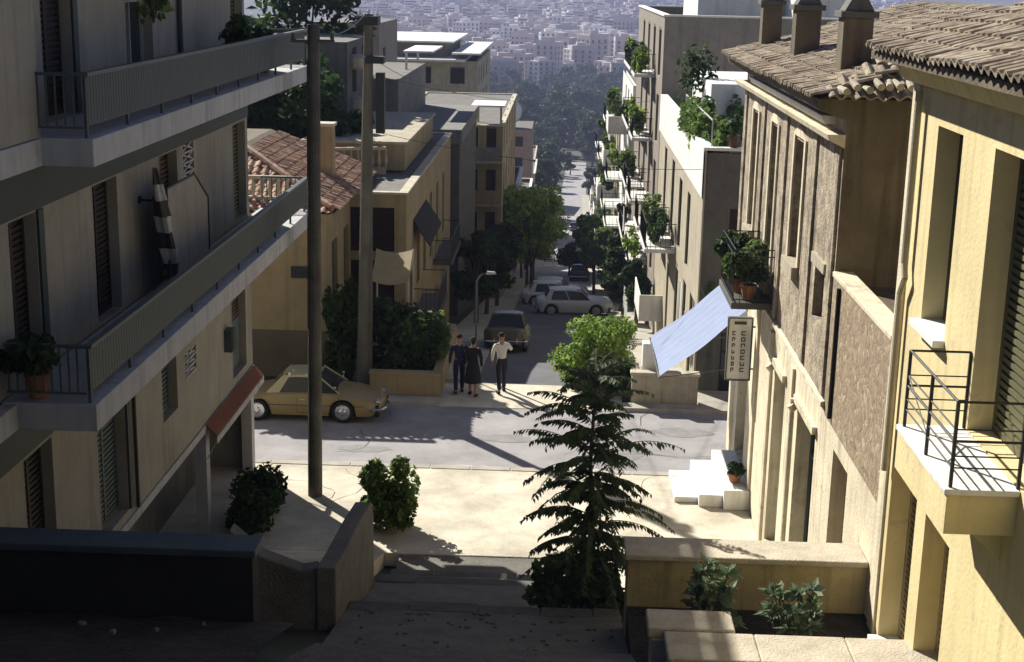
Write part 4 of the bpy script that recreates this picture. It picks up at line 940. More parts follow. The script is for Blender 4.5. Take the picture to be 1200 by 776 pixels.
# ---- L3..: grey block and balcony block below
H3 = house('grey_block', 'blank grey concrete block rising behind the ochre house', 'building', -15, -8.0, 70, 84, -7, 7.0, M['grey'], front_win=[(-13.2,-12.9,3.2,5.4)], side_win=[(72,73.4,2,4),(76,77.4,2,4),(80,81.4,2,4)])
mb = MB(); mb.box(-8.0+.001,-5.0,70.5,84,-7,3.9); mb.build('side_wing', M['dgrey'], H3); mb = MB(); mb.box(-7.99,-4.9,70.3,84.1,3.901,4.6); mb.build('wing_parapet', M['grey'], H3)
mb = MB(); mb.box(-8.6,-7.0,77.5,84,7.9,8.0); mb.build('canopy_slab', M['white'], H3)
mb = MB(); [mb.box(xx,xx+.12,yy,yy+.12,7.0,7.9) for xx,yy in ((-8.5,77.6),(-8.5,83.7))]; mb.build('canopy_post', M['white'], H3)
fw = []; sw = []
for k in range(4):
    z = -6.6+k*2.6
    fw += [(-5.9,-5.0,z+.5,z+2.0),(-4.5,-3.9,z+.5,z+2.0)]; sw += [(y,y+1.1,z+.2,z+2.1) for y in (88,92,96.5,101,106)]
H4 = house('balcony_block', 'narrow tan block with stacked balconies left of the far street', 'building', -10.5, -3.5, 86, 110, -11, 3.2, M['l_ochre'], side_win=sw, front_win=fw, coping=M['stone'])
for k in range(4):
    z = -6.6+k*2.6; mb = MB(); mb.box(-6.3,-3.45,85.0,85.998,z-.12,z+.02); o = mb.build('balcony', M['buff'], H4); mb = MB(); mb.box(-6.3,-3.5,85.0,85.05,z+.021,z+.85); mb.build('parapet', M['grey' if k % 2 else 'l_ochre'], o)
mb = MB(); mb.box(-5.4,-3.4,85.4,89,4.4,4.5); mb.build('roof_slab', M['white'], H4); mb = MB(); [mb.box(xx,xx+.12,yy,yy+.12,3.2,4.4) for xx,yy in ((-5.2,86.2),(-3.7,86.2),(-5.2,88.5))]; mb.build('roof_post', M['buff'], H4)
H5 = house('white_roofed_block', 'pale apartment block with layered white roof slabs below the hazy city', 'building', -21, -7.6, 128, 150, -18, 4.6, M['buff'], side_win=[(y,y+1.5,z,z+1.5) for y in (130,134,138,143) for z in (-6,-3,0,2.4)], front_win=[(x,x+1.3,z,z+1.5) for x in (-19,-16,-13,-10) for z in (-3,0,2.6)], parapet=.5)
mb = MB(); mb.box(-20,-10.5,130,148,4.7,6.1); mb.build('penthouse', M['taupe'], H5); mb = MB(); mb.box(-21.2,-8.6,126.5,149,4.61,4.8); mb.box(-20.2,-9.8,129,149,6.101,6.25); mb.box(-9.8,-7.3,127,150,5.2,5.36); mb.build('roof_slab', M['white'], H5)
# shaded block and tall dark trees at the upper left
H7 = house('shaded_block', 'dark shaded apartment block with scalloped balcony ends behind the timber poles', 'building', -17, -9.0, 60, 68, -6, 9.2, M['dgrey'], side_win=[(61.5,62.7,z,z+1.9) for z in (-2,1,4,7)]+[(64.5,65.7,z,z+1.9) for z in (-2,1,4,7)], front_win=[(-12,-11,z,z+1.9) for z in (1,4,7)])
for k in range(5):
    z = 1.0+k*1.75; mb = MB(); mb.lathe((-8.75,61.5,z),[(.35,0),(.55,.12),(.55,.5),(.35,.62)],14); mb.build('balcony_end', M['buff'], H7)
tree('evergreen_tree', 'tall dark evergreen at the very top left, above the upper balcony end', -13.2, 71.0, -5.0, 21.0, 4.6, 'lf_dark', 61, 6500, .30, crown0=.42, cells=30, trunk=.35)
tree('evergreen_tree', 'broad dark evergreen behind the red tiled roof', -11.2, 55.0, -1.5, 10.2, 3.4, 'lf_dark', 62, 4800, .28, crown0=.3, cells=26, trunk=.3)
tree('evergreen_tree', 'dark evergreen left of the shaded block, seen just over the upper balcony end', -11.6, 58.5, -1.5, 12.0, 2.4, 'lf_dark', 64, 4200, .25, crown0=.3, cells=24, trunk=.25)
tree('evergreen_tree', 'slim dark evergreen between the timber poles in front of the shaded block', -8.2, 54.5, -1.5, 9.0, 1.4, 'lf_dark', 63, 2400, .25, crown0=.3, cells=18, trunk=.2)
H8 = house('beige_block', 'small pale building glimpsed above the tiled house beyond the evergreens', 'building', -16, -11.5, 90, 100, -8, 9.0, M['taupe'], side_win=[(92,93.2,z,z+1.4) for z in (0,3,6)], front_win=[(-13.6,-12.6,z,z+1.4) for z in (2,5,7.2)])
H6 = house('pink_house', 'faded pink house with a round white tank on its roof far down the left side', 'house', -10.5, -4.6, 226, 240, -33, -11.5, mat('faded_pink', (.36,.25,.2), stain=.3), front_win=[(x,x+1.2,z,z+1.6) for x in (-9.5,-7.2) for z in (-21,-17.5,-14.2)], side_win=[(y,y+1.4,z,z+1.6) for y in (228,233) for z in (-21,-17.5,-14.2)])
mb = MB(); mb.lathe((-8.6,229,-11.5),[(.5,0),(.5,.6),(1.5,.9),(2.1,1.7),(2.3,2.6),(2.0,3.6),(1.4,4.3),(.5,4.8)],18); mb.build('water_tank', M['white'], H6, smooth=True)
# more houses down the left side
lm = ['l_ochre','buff','taupe','grey','cream']; rr = random.Random(21)
specs = [(112,126,-4.2,'grey',5.5,'grey four storey house partly hidden by street trees'),(128.5,143,-3.6-.3,'buff',8,'pale buff house beyond the bright street tree'),(146,160,-5.2,'taupe',7,'taupe house far down on the left with low roof'),(163,180,-4.0,'l_ochre',7.5,'ochre house far down on the left beside the avenue trees'),(184,205,-5.8,'white',5.5,'low white flat roofed house far down the left side'),(250,270,-6,'buff',9,'distant buff house at the foot of the left side of the street'),(280,305,-7,'taupe',10,'distant taupe house near the far end of the street')]
for k, (ya, yb, xr, m, h, lab) in enumerate(specs):
    zb = zg(yb)-1; z1 = zg(ya)+h; xr = xr+cx(ya)-.3
    n = int(h/2.9); sw = [(y, y+1.2, zg(ya)+.8+2.8*f, zg(ya)+2.4+2.8*f) for f in range(n) for y in [ya+1.5+3.4*i for i in range(int((yb-ya-2)/3.4))]]
    fw = [(x, x+1.1, zg(ya)+.8+2.8*f, zg(ya)+2.3+2.8*f) for f in range(n) for x in (xr-2.2, xr-5)]
    house('hillside_house', lab, 'house', xr-9, xr, ya, yb, zb, z1, M[m], side_win=sw, front_win=fw, coping=M['white'] if k % 2 else M['stone'], parapet=.4)
for k in range(14):    # second row further left, seen over the first
    y = 150+k*21; w = rr.uniform(9,14); xr = -17-rr.uniform(0,5)-k*.7 + cx(y); h = rr.uniform(7,12)
    m = rr.choice(['buff','taupe','white','grey'])
    z0 = zg(y); house('background_house', f'{ {"buff":"buff","taupe":"taupe","white":"white","grey":"grey"}[m] } house in the second row left of the far street, {["nearest","second","third","fourth","fifth","sixth","seventh","eighth","ninth","tenth","eleventh","twelfth","thirteenth","farthest"][k]} from the camera', 'house', xr-w, xr, y, y+12, z0-3, z0+h, M[m],
        side_win=[(y+1.5+3*i, y+2.8+3*i, z0+1+2.8*f, z0+2.5+2.8*f) for i in range(3) for f in range(int(h/2.9))], front_win=[(xr-2.5-3*i, xr-1.3-3*i, z0+1+2.8*f, z0+2.5+2.8*f) for i in range(3) for f in range(int(h/2.9))], parapet=.5)

# ================================================================== RIGHT SIDE BEYOND THE ROAD
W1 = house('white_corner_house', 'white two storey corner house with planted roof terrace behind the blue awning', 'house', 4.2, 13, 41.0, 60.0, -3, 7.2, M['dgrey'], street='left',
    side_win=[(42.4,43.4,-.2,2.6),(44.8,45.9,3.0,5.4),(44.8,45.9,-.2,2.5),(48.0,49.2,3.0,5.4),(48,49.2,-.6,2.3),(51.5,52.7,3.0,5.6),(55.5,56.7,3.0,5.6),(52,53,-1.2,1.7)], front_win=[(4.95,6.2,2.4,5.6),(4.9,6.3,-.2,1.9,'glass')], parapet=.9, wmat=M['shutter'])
mb = MB(); mb.wall('x', 4.15, 4.2, 40.97, 60, -3, 7.26, [(42.4,43.4,-.2,2.6),(44.8,45.9,3.0,5.4),(44.8,45.9,-.2,2.5),(48.0,49.2,3.0,5.4),(48,49.2,-.6,2.3),(51.5,52.7,3.0,5.6),(55.5,56.7,3.0,5.6),(52,53,-1.2,1.7)]); mb.quad((4.15,40.97,-3),(4.2,40.97,-3),(4.2,40.97,7.26),(4.15,40.97,7.26)); mb.build('street_render', M['buff'], W1)
mb = MB(); mb.wall('x', 4.10, 4.149, 40.93, 60.0, 5.9, 7.27); mb.box(4.10,4.40,40.92,60.05,7.271,7.36); mb.box(4.401,13,40.92,41.25,7.271,7.36); mb.build('parapet', M['white'], W1, bevel=.01)
mb = MB(); mb.box(4.41,13,41.26,60,6.28,6.33); mb.build('terrace_floor', M['white'], W1)
mb = MB(); mb.box(5.05,8.5,49.0,56,6.331,8.6); mb.build('stair_room', M['white'], W1)
balcony_x(W1, 4.148, -1, 49.6, 53.4, 2.75, 1.1, 'white'); balcony_x(W1, 4.148, -1, 55.0, 57.6, 2.6, 1.1, 'white'); balcony_x(W1, 4.148, -1, 54.5, 58.0, -.9, .9, 'white', 'solid')
mb = MB(); mb.tube((4.35,44.6,7.25),(4.35,44.6,8.1),.02); mb.tube((4.35,50.5,7.25),(4.35,50.5,8.1),.02); mb.tube((4.35,41.3,7.36),(4.35,41.3,8.15),.02); mb.tube((4.35,41.3,8.1),(4.35,50.5,8.1),.022); mb.build('terrace_rail', M['fascia'], W1)
for k, (x, y, h, rd, lf, lab) in enumerate([(4.75,42.0,1.5,.5,'lf_mid','potted plant at the near corner of the white roof terrace'),(4.6,43.6,1.35,.55,'lf_mid','second potted plant along the white roof terrace edge'),(4.6,45.5,1.5,.65,'lf_lime','bright yellow green plant along the white roof terrace edge'),(4.7,47.8,1.6,.7,'lf_mid','leafy plant midway along the white roof terrace edge'),(4.9,52.0,2.9,1.1,'lf_dark','tall dark plant against the taupe wall on the roof terrace'),(6.0,49.0,1.8,.7,'lf_mid','green plant in the middle of the white roof terrace'),(6.3,45.2,1.6,.7,'lf_dark','dark spreading plant at the right of the white roof terrace')]):
    potted('terrace_plant', lab, (x,y,6.335), h+.35, rd, lf, seed=70+k, n=420, group='plants on the white roof terrace', size=.15)
shrub('trailing_plant', 'long green plant trailing over the white parapet along the street side of the roof terrace', 4.3, 46.5, 7.0, .42, 4.3, 1.15, 'lf_mid', 97, 2600, .13, cells=34, cat='plant')
potted('potted_plant', 'plant in a dark round pot on the parapet corner of the white house', (4.95,41.1,7.36), .95, .3, 'lf_dark', potmat='brown_door', seed=90, n=120)
potted('potted_plant', 'leafy plant in front of the dark window of the white house, above the awning', (4.6,40.75,2.2), 1.2, .38, 'lf_mid', pot=False, seed=91, n=220)
shrub('balcony_plant', 'dark leafy hedge of plants on the nearest balcony of the white house', 3.65, 51.2, 2.76, .5, 1.5, 1.25, 'lf_dark', 95, 900, .14, group='plants on the street balconies', cat='plant')
shrub('balcony_plant', 'bright plant at the far end of the nearest white house balcony', 3.5, 53.5, 2.7, .5, .8, 1.4, 'lf_mid', 96, 500, .14, group='plants on the street balconies', cat='plant')
t = thing('planter_wall', 'pale rendered planter wall under the lower end of the blue awning', 'wall', (3.2,40,0))
mb = MB(); mb.box(2.25,4.15,39.55,39.8,-.2,.93); mb.box(2.25,2.5,39.801,40.9,-.2,.93); mb.build('masonry', M['buff'], t); mb = MB(); mb.box(2.2,4.2,39.5,39.86,.931,1.02); mb.build('coping', M['stone'], t, bevel=.02)
mb = MB(); mb.box(2.55,3.05,40.0,40.5,.0,1.75); o = mb.build('gate_pier', M['white'], at=(2.8,40.2,0), bevel=.03); tag(o, 'white gate pier between the round green shrub and the blue awning', 'pier')
for k, (y, z0, z1, x) in enumerate(((42.3,1.0,3.1,3.75),(41.6,1.0,2.3,3.9))):
    mb = MB(); n = 8
    for i in range(n): 
        a = y+.5*i/n; b = y+.5*(i+1)/n; xo = .05*math.sin(i*1.7+k)
        mb.quad((x+xo,a,z0),(x+.05*math.sin((i+1)*1.7+k),b,z0),(x+.04*math.sin((i+1)*1.7+k),b,z1),(x+xo*.8,a,z1))
    o = mb.build('hanging_cloth', M['white_cloth'], at=(x,y,z1)); tag(o, ['tall white cloth hanging beside the white house wall above the awning','short white cloth hanging nearest the lower end of the awning'][k], 'laundry', 'cloths hung out by the white house')
    
W2 = house('taupe_tower', 'tall blank taupe block rising behind the white roof terrace', 'building', 4.2, 16, 61.0, 82.0, -9, 10.5, M['taupe'], street='left',
    side_win=[(y,y+1.6,z,z+2.1) for y in (62.6,66.6,71,75.5) for z in (7.9,5.0,2.1,-.8,-3.7)], wmat=M['frame_w'], style='glass', coping=M['white'], parapet=.5)
for z in (7.8,4.9,2.0,-.9):
    for (a,b) in ((65.8,69.0),(70.4,77.5)): balcony_x(W2, 4.2, -1, a, b, z, .95, 'white', 'bars')
mb = MB(); mb.box(6,9.5,66,74,10.0,12.0); mb.build('roof_room', M['white'], W2)
mb = MB(); mb.box(10.0,13,63,70,10.0,11.6); mb.build('water_store', M['white'], W2)
rr = random.Random(33)
sp = [(83.5,98,4.1,6.0,'white','white block cluttered with flowering balconies right of the far street'),(99,116,4.0,2.5,'buff','buff block with planted balconies behind the white cluttered one'),(117.5,134,4.2,-5.0,'taupe','taupe block with balconies farther down the right side'),(136,155,4.4,-8.5,'buff','pale buff block far down the right side'),(157,178,4.8,-13,'white','white block far down the right side of the street'),(181,205,5.2,-18,'taupe','distant taupe block near the bottom on the right'),(208,236,5.6,-22,'buff','distant buff block near the bottom on the right'),(240,275,6.2,-27,'white','distant low white block at the end of the right side')]
for k, (ya, yb, xl, zt, m, lab) in enumerate(sp):
    zb = zg(yb)-1; zs = zg(ya); nf = max(1, int((zt-zs)/2.8)); ys = [ya+1.2+3.6*i for i in range(int((yb-ya-1)/3.6))]
    H = house('terraced_block', lab, 'building', xl, xl+11, ya, yb, zb, zt, M[m], street='left', side_win=[(y,y+1.4,zt-2.6-2.8*f,zt-.6-2.8*f) for f in range(nf) for y in ys], front_win=[(xl+1.5,xl+2.7,zt-2.4-2.8*f,zt-.9-2.8*f) for f in range(nf)], wmat=M['frame_w'], style='glass', parapet=.3)
    if k < 5:
        for f in range(nf):
            for y in ys[::2]:
                balcony_x(H, xl, -1, y-.6, y+3.2, zt-2.75-2.8*f, 1.35 if k < 2 else 1.05, 'white', 'solid' if rr.random() < .6 else 'bars')
pl = 0; names = ['trailing green','bushy dark','pale leafy','bright green','dense dark']
for i in range(52):
    y = rr.uniform(84, 128); k = [s for s in sp if s[0] <= y+.01][-1]; f = rr.randint(0, max(0, min(4, int((k[3]-zg(k[0]))/2.8)-1)))
    z = k[3]-2.74-2.8*f; lf = rr.choice(['lf_mid','lf_dark','lf_mid','lf_lime'])
    shrub('balcony_plant', f'{ {"lf_mid":"green","lf_dark":"dark","lf_lime":"bright"}[lf] } plant spilling over a balcony on the right side of the far street', k[2]-.7, y, z+.2, .45, rr.uniform(.6,1.3), rr.uniform(.9,1.6), lf, 200+i, 260, .2, group={'lf_mid':'green','lf_dark':'dark','lf_lime':'bright'}[lf]+' plants spilling over the far right balconies', cells=6, cat='plant')
for i in range(16):
    y = rr.choice([67,68.5,71.5,73.5,75.5])+rr.uniform(-.6,.6); z = rr.choice([7.8,4.9,2.0,-.9]); lf = rr.choice(['lf_mid','lf_dark','lf_lime'])
    shrub('balcony_plant', f'{ {"lf_mid":"green","lf_dark":"dark","lf_lime":"bright"}[lf] } plant on a side balcony of the tall taupe block', 3.55, y, z+.05, .45, rr.uniform(.5,1.1), rr.uniform(.8,1.4), lf, 400+i, 300, .15, group={'lf_mid':'green','lf_dark':'dark','lf_lime':'bright'}[lf]+' plants on the taupe block balconies', cells=7, cat='plant')
for i, (y, z, w, lab) in enumerate([(88,3.2,2.0,'white sheet drying on the top balcony of the cluttered white block'),(91.5,.6,1.6,'white sheet drying one floor below the top of the cluttered white block'),(68,1.0,1.2,'white cloth drying on a balcony of the taupe tower'),(62.5,-2.0,2.6,'long white sheet drying low on the taupe tower')]):
    mb = MB(); x = 3.0 if y > 70 else 3.15
    for q in range(8):
        a = y+w*q/8; b = y+w*(q+1)/8; g = lambda s: .06*math.sin(s*4.1+i)
        mb.quad((x+g(a),a,z-.9),(x+g(b),b,z-.9),(x+g(b)*.5,b,z+.2),(x+g(a)*.5,a,z+.2))
    tag(mb.build('drying_sheet', M['white_cloth'], at=(x,y,z)), lab, 'laundry', 'sheets drying on street balconies')
# street trees and shrubs
shrub('round_shrub', 'large round bright green shrub behind the foreground tree', 1.3, 41.9, -.1, 1.45, 1.2, 2.15, 'lf_lime', 101, 9000, .085, cells=34)
shrub('street_shrub', 'darker green shrub below the round bright one, beside the planter wall', 1.55, 40.6, 0, .9, .6, 1.25, 'lf_dark', 102, 1000, .14)
trs = [(-3.6,62,4.0,1.3,'lf_dark','dark street tree nearest the shaded junction on the left'),(-3.5,69,4.4,1.5,'lf_dark','second dark street tree on the left pavement'),(-3.3,77,5.0,1.8,'lf_dark','dark street tree under the brightest crown on the left'),(-1.7,90,7.4,3.0,'lf_lime','brightest lime green street tree on the left of the far street'),(-2.2,101,7.0,2.9,'lf_lime','lime green street tree just beyond the brightest one'),(-3.0,118,6.2,2.4,'lf_mid','mid green street tree farther down on the left'),(-3.4,137,6.2,2.7,'lf_mid','green street tree opposite the parked white cars far down'),(-3.6,160,7.0,3.2,'lf_dark','dark street tree far down the left side'),(-3.2,186,7.0,3.2,'lf_mid','small looking green tree far down the left side'),(-3.2,215,8.0,3.8,'lf_dark','dark tree far down near the pink house'),
       (3.4,60,3.4,.9,'lf_dark','small dark street tree on the right below the taupe tower'),(3.2,66,3.8,1.1,'lf_dark','dark leaning street tree on the right overlapping the pale cars'),(3.5,75,4.6,1.3,'lf_dark','dark street tree in front of the cluttered white block'),(3.2,84,5.0,1.5,'lf_mid','green street tree under the flowering balconies'),(2.6,97,6.0,1.7,'lf_mid','green street tree on the right beyond the flowering balconies'),(2.9,109,5.5,1.7,'lf_dark','dark street tree on the right, farther than the green ones'),(-1.9,112,5.5,2.2,'lf_lime','small lime tree hiding part of the far street on the left'),(1.0,128,3.0,1.7,'lf_dark','round dark tree standing at the edge of the far street')]
for k, (x, y, h, rd, lf, lab) in enumerate(trs): tree('street_tree', lab, x+cx(y)-.3, y, zg(y), h, rd, lf, 110+k, 4200 if y < 110 else 2200, .14 if y < 80 else .2, group='street trees', crown0=.28, cells=18, trunk=.13)
# ================================================================== CARS
def car_mat(name, col): return mat(name, col, rough=.35, var=.06, scale=2, bump=.02, spec=.5)
def car(name, label, loc, heading, paint, roofpaint=None, L=4.14, W=1.63, Hh=1.33, kind='coupe', group=None, detail=True):
    """car built nose towards local +x, then turned; one mesh per part"""
    t = thing(name, label, 'car', loc, group); wl = Vector(loc)
    def put(mb, nm, m, parent, **k):
        mb.v = [(v[0]+wl.x, v[1]+wl.y, v[2]+wl.z) for v in mb.v]; return mb.build(nm, m, parent, **k)
    wf, wr, wrad = (L*.735, L*.165, .31) if kind == 'coupe' else (L*.79, L*.21, .31)
    def top(x):     # deck height along the length
        s = x/L
        if kind == 'coupe': pts = [(0,.52),(.03,.62),(.12,.76),(.26,.86),(.5,.88),(.68,.86),(.8,.80),(.92,.68),(.98,.56),(1,.46)]
        else: pts = [(0,.62),(.02,.82),(.1,.88),(.25,.9),(.5,.9),(.7,.9),(.85,.87),(.95,.82),(.99,.7),(1,.6)]
        for (a, za), (b, zb) in zip(pts, pts[1:]):
            if s <= b+1e-9: return za+(zb-za)*(s-a)/(b-a)
        return pts[-1][1]
    def hw(x):
        s = x/L; e = min(s, 1-s)
        return W/2*(1-.42*max(0, (.13-e)/.13)**2.2)
    N = 64; rings = []
    for i in range(N+1):
        x = L*i/N; h = top(x); w = hw(x); sill = .20 + .10*max(0, 1-min(x, L-x)/.35)
        bot = sill
        for c in (wf, wr):
            dx = abs(x-c)
            if dx < .37: bot = max(bot, .30+math.sqrt(.37**2-dx*dx)*.98)
        bz = h-.12
        bot = min(bot, bz-.05)
        half = [(w*.94, bot), (w*.99, bot+(bz-bot)*.35), (w, bot+(bz-bot)*.7), (w*.975, bz-.01), (w*.9, bz+.06), (w*.7, h-.015), (w*.35, h+.012), (0, h+.02)]
        rings.append([(x-L/2, -y, z) for y, z in half] + [(x-L/2, y, z) for y, z in reversed(half[:-1])])
    mb = MB(); n = len(rings[0])
    for a, b in zip(rings, rings[1:]):
        for k in range(n-1): mb.quad(a[k], a[k+1], b[k+1], b[k])
    mb.poly(rings[0]); mb.poly(list(reversed(rings[-1])))
    bd = put(mb, 'body', paint, t, weld=True, smooth=True)
    mb = MB(); mb.box(-L/2+.12, L/2-.12, -W/2+.13, W/2-.13, .18, .5); put(mb, 'underbody', M['rubber'], t)
    # greenhouse
    if kind == 'coupe': xb0, xb1, xt0, xt1 = .95, 2.95, 1.42, 2.32
    else: xb0, xb1, xt0, xt1 = L*.12, L*.72, L*.2, L*.58
    zb = .84; zt = Hh-.05; wb = W/2-.11; wt = W/2-.29
    b0, b1, t0, t1 = xb0-L/2, xb1-L/2, xt0-L/2, xt1-L/2
    mb = MB(); mb.hexa([(b0,-wb,zb-.05),(b1,-wb,zb-.05),(b1,wb,zb-.05),(b0,wb,zb-.05),(t0,-wt,zt),(t1,-wt,zt),(t1,wt,zt),(t0,wt,zt)]); put(mb, 'windows', M['glass'], t, bevel=.05)
    rp = roofpaint or paint; mb = MB(); q = 10; g = 8
    def rf(i, j):
        u = i/q; v = j/g*2-1; x = t0-.05+(t1-t0+.1)*u; ww = (wt+.035)
        return (x, v*ww, Hh - .055*(abs(v)**3) - .05*abs(2*u-1)**3)
    for i in range(q):
        for j in range(g): mb.quad(rf(i,j),rf(i+1,j),rf(i+1,j+1),rf(i,j+1))
    for j in (0, g):
        for i in range(q): a=rf(i,j); b=rf(i+1,j); mb.quad(a,b,(b[0],b[1],b[2]-.05),(a[0],a[1],a[2]-.05))
    for i in (0, q):
        for j in range(g): a=rf(i,j); b=rf(i,j+1); mb.quad(a,b,(b[0],b[1],b[2]-.05),(a[0],a[1],a[2]-.05))
    for s in (-1, 1):
        mb.tube((b1+.02,s*(wb+.005),zb-.03),(t1+.02,s*(wt+.01),zt-.01),.022,n=6)
        mb.hexa([(b0-.02,s*(wb+.012),zb-.04),(b0+.34,s*(wb+.012),zb-.04),(b0+.34,s*(wb-.03),zb-.04),(b0-.02,s*(wb-.03),zb-.04),(t0-.03,s*(wt+.014),zt-.01),(t0+.16,s*(wt+.014),zt-.01),(t0+.16,s*(wt-.03),zt-.01),(t0-.03,s*(wt-.03),zt-.01)])
        m = (b0+b1)/2+.1
        if kind != 'coupe': mb.tube((m,s*(wb+.005),zb-.03),((t0+t1)/2,s*(wt+.01),zt-.01),.025,n=6)
    put(mb, 'roof', rp, t, smooth=False)
    for c in (wr, wf):
        for s in (-1, 1):
            y = s*(W/2-.13); x = c-L/2; mb = MB(); prof = [(wrad-.09,-.085),(wrad-.02,-.09),(wrad,-.06),(wrad,.06),(wrad-.02,.09),(wrad-.09,.085)]
            k = len(mb.v); nn = 24
            for r_, o_ in prof:
                for i in range(nn): a = 2*math.pi*i/nn; mb.v.append((x+r_*math.cos(a), y+o_, .31+r_*math.sin(a)))
            for j in range(len(prof)-1):
                for i in range(nn): q2 = (i+1) % nn; mb.f.append((k+j*nn+i,k+j*nn+q2,k+(j+1)*nn+q2,k+(j+1)*nn+i)); mb.mi.append(0)
            w = put(mb, 'wheel', M['rubber'], t, smooth=True)
            mb = MB(); mb.tube((x,y-s*.04,.31),(x,y+s*.082,.31),wrad-.085,wrad-.10,20); mb.tube((x,y+s*.082,.31),(x,y+s*.112,.31),.10,.06,14); put(mb, 'rim', M['chrome'] if detail else M['fascia'], w)
    for e, nm in ((1,'headlight'),(-1,'taillight')):
        for s in (-1,1):
            x = e*(L/2-.12); y = s*(W/2-.27); mb = MB(); mb.tube((x-e*.06,y,.60),(x+e*.035,y,.58),.085,.075,12); put(mb, nm, M['chrome'] if e > 0 else M['red_awning'], t)
    for e in (1,-1):
        mb = MB(); pts = [(e*(L/2-.28),-W/2+.02,.40),(e*(L/2-.05),-W/2+.12,.40),(e*(L/2+.05),-W/4,.40),(e*(L/2+.07),0,.40),(e*(L/2+.05),W/4,.40),(e*(L/2-.05),W/2-.12,.40),(e*(L/2-.28),W/2-.02,.40)]
        mb.path(pts, .035, 6); [mb.tube((e*(L/2+.06),yy,.36),(e*(L/2+.06),yy,.52),.025,n=6) for yy in (-.4,.4)]; put(mb, 'bumper', M['chrome'], t)
    if detail:
        for s in (-1,1):
            mb = MB(); x0 = -.28; x1 = .88
            mb.path([(x0,s*(W/2+.003),.30),(x0,s*(W/2+.003),.74)],.004,4); mb.path([(x1,s*(W/2+.003),.30),(x1,s*(W/2+.003),.74)],.004,4); mb.path([(x0,s*(W/2+.002),.29),(x1,s*(W/2+.002),.29)],.004,4)
            mb.path([(-L/2+.5,s*(W/2+.004),.50),(L/2-.5,s*(W/2+.004),.50)],.008,4)
            d = put(mb, 'door_seam', M['rubber'], t); mb = MB(); mb.tube((x0+.1,s*(W/2+.02),.66),(x0+.24,s*(W/2+.02),.66),.012,n=6); put(mb, 'handle', M['chrome'], d)
            mb = MB(); mb.tube((x1-.1,s*(wb+.02),.9),(x1-.1,s*(wb+.1),.98),.01,n=5); mb.tube((x1-.13,s*(wb+.1),1.0),(x1-.07,s*(wb+.1),1.0),.05,n=10); put(mb, 'mirror', M['chrome'], t)
        mb = MB(); mb.path([(L/2-.45,0,top(L-.45)+.022),(L/2-1.2,0,.885)],.006,4); put(mb, 'trim', M['chrome'], t)
    t.rotation_euler.z = heading
    return t
gold = car_mat('golden_tan_car_paint', (.26,.20,.085)); pale = car_mat('pale_tan_car_paint', (.40,.36,.22))
car('parked_coupe', 'mustard tan rounded coupe parked across the road in the shade', (-6.74,37.85,.002), 0, gold, pale)
cw = car_mat('white_car_paint', (.7,.7,.68)); cb = car_mat('cream_car_paint', (.55,.5,.4)); cg = car_mat('dark_car_paint', (.03,.035,.045)); cs = car_mat('grey_car_paint', (.3,.31,.32)); cr_ = car_mat('olive_car_paint', (.11,.095,.045))
fc = [(-1.75,50.5,'parked_car',cr_,'olive brown car parked in the shade beyond the person in the white shirt',1.57),(.9,74,'parked_car',cw,'nearest pale car on the sunlit part of the far street',0.05),(-.1,83,'parked_car',cw,'white car standing across the far street above the nearest pale one',0.03),(.0,89,'parked_car',cb,'cream car standing across the far street, uppermost of the three pale ones',0.06),
      (1.9,118,'parked_car',cg,'dark car parked at the right edge of the far street',1.5),(2.6,148,'parked_car',cg,'small dark car far down on the right of the street',1.55),(-1.6,172,'parked_car',cw,'small white car far down on the left of the street',1.55),(1.2,240,'parked_car',cg,'tiny dark car near the far end of the street',1.5),(4.0,265,'parked_car',cs,'tiny grey car at the far end of the street',1.5)]
for k, (x, y, nm, p, lab, hd) in enumerate(fc):
    c = car(nm, lab, (x+(cx(y)-.3),y,zg(y)+.01), hd, p, kind='saloon', L=4.1, W=1.6, Hh=1.42, group='cars parked down the hill', detail=False)
    if hd > 1: c.rotation_euler = (math.atan((zg(y+2)-zg(y-2))/4), 0, 0); c.rotation_euler = (Matrix.Rotation(math.atan((zg(y+2)-zg(y-2))/4),4,'X') @ Matrix.Rotation(hd,4,'Z')).to_euler()

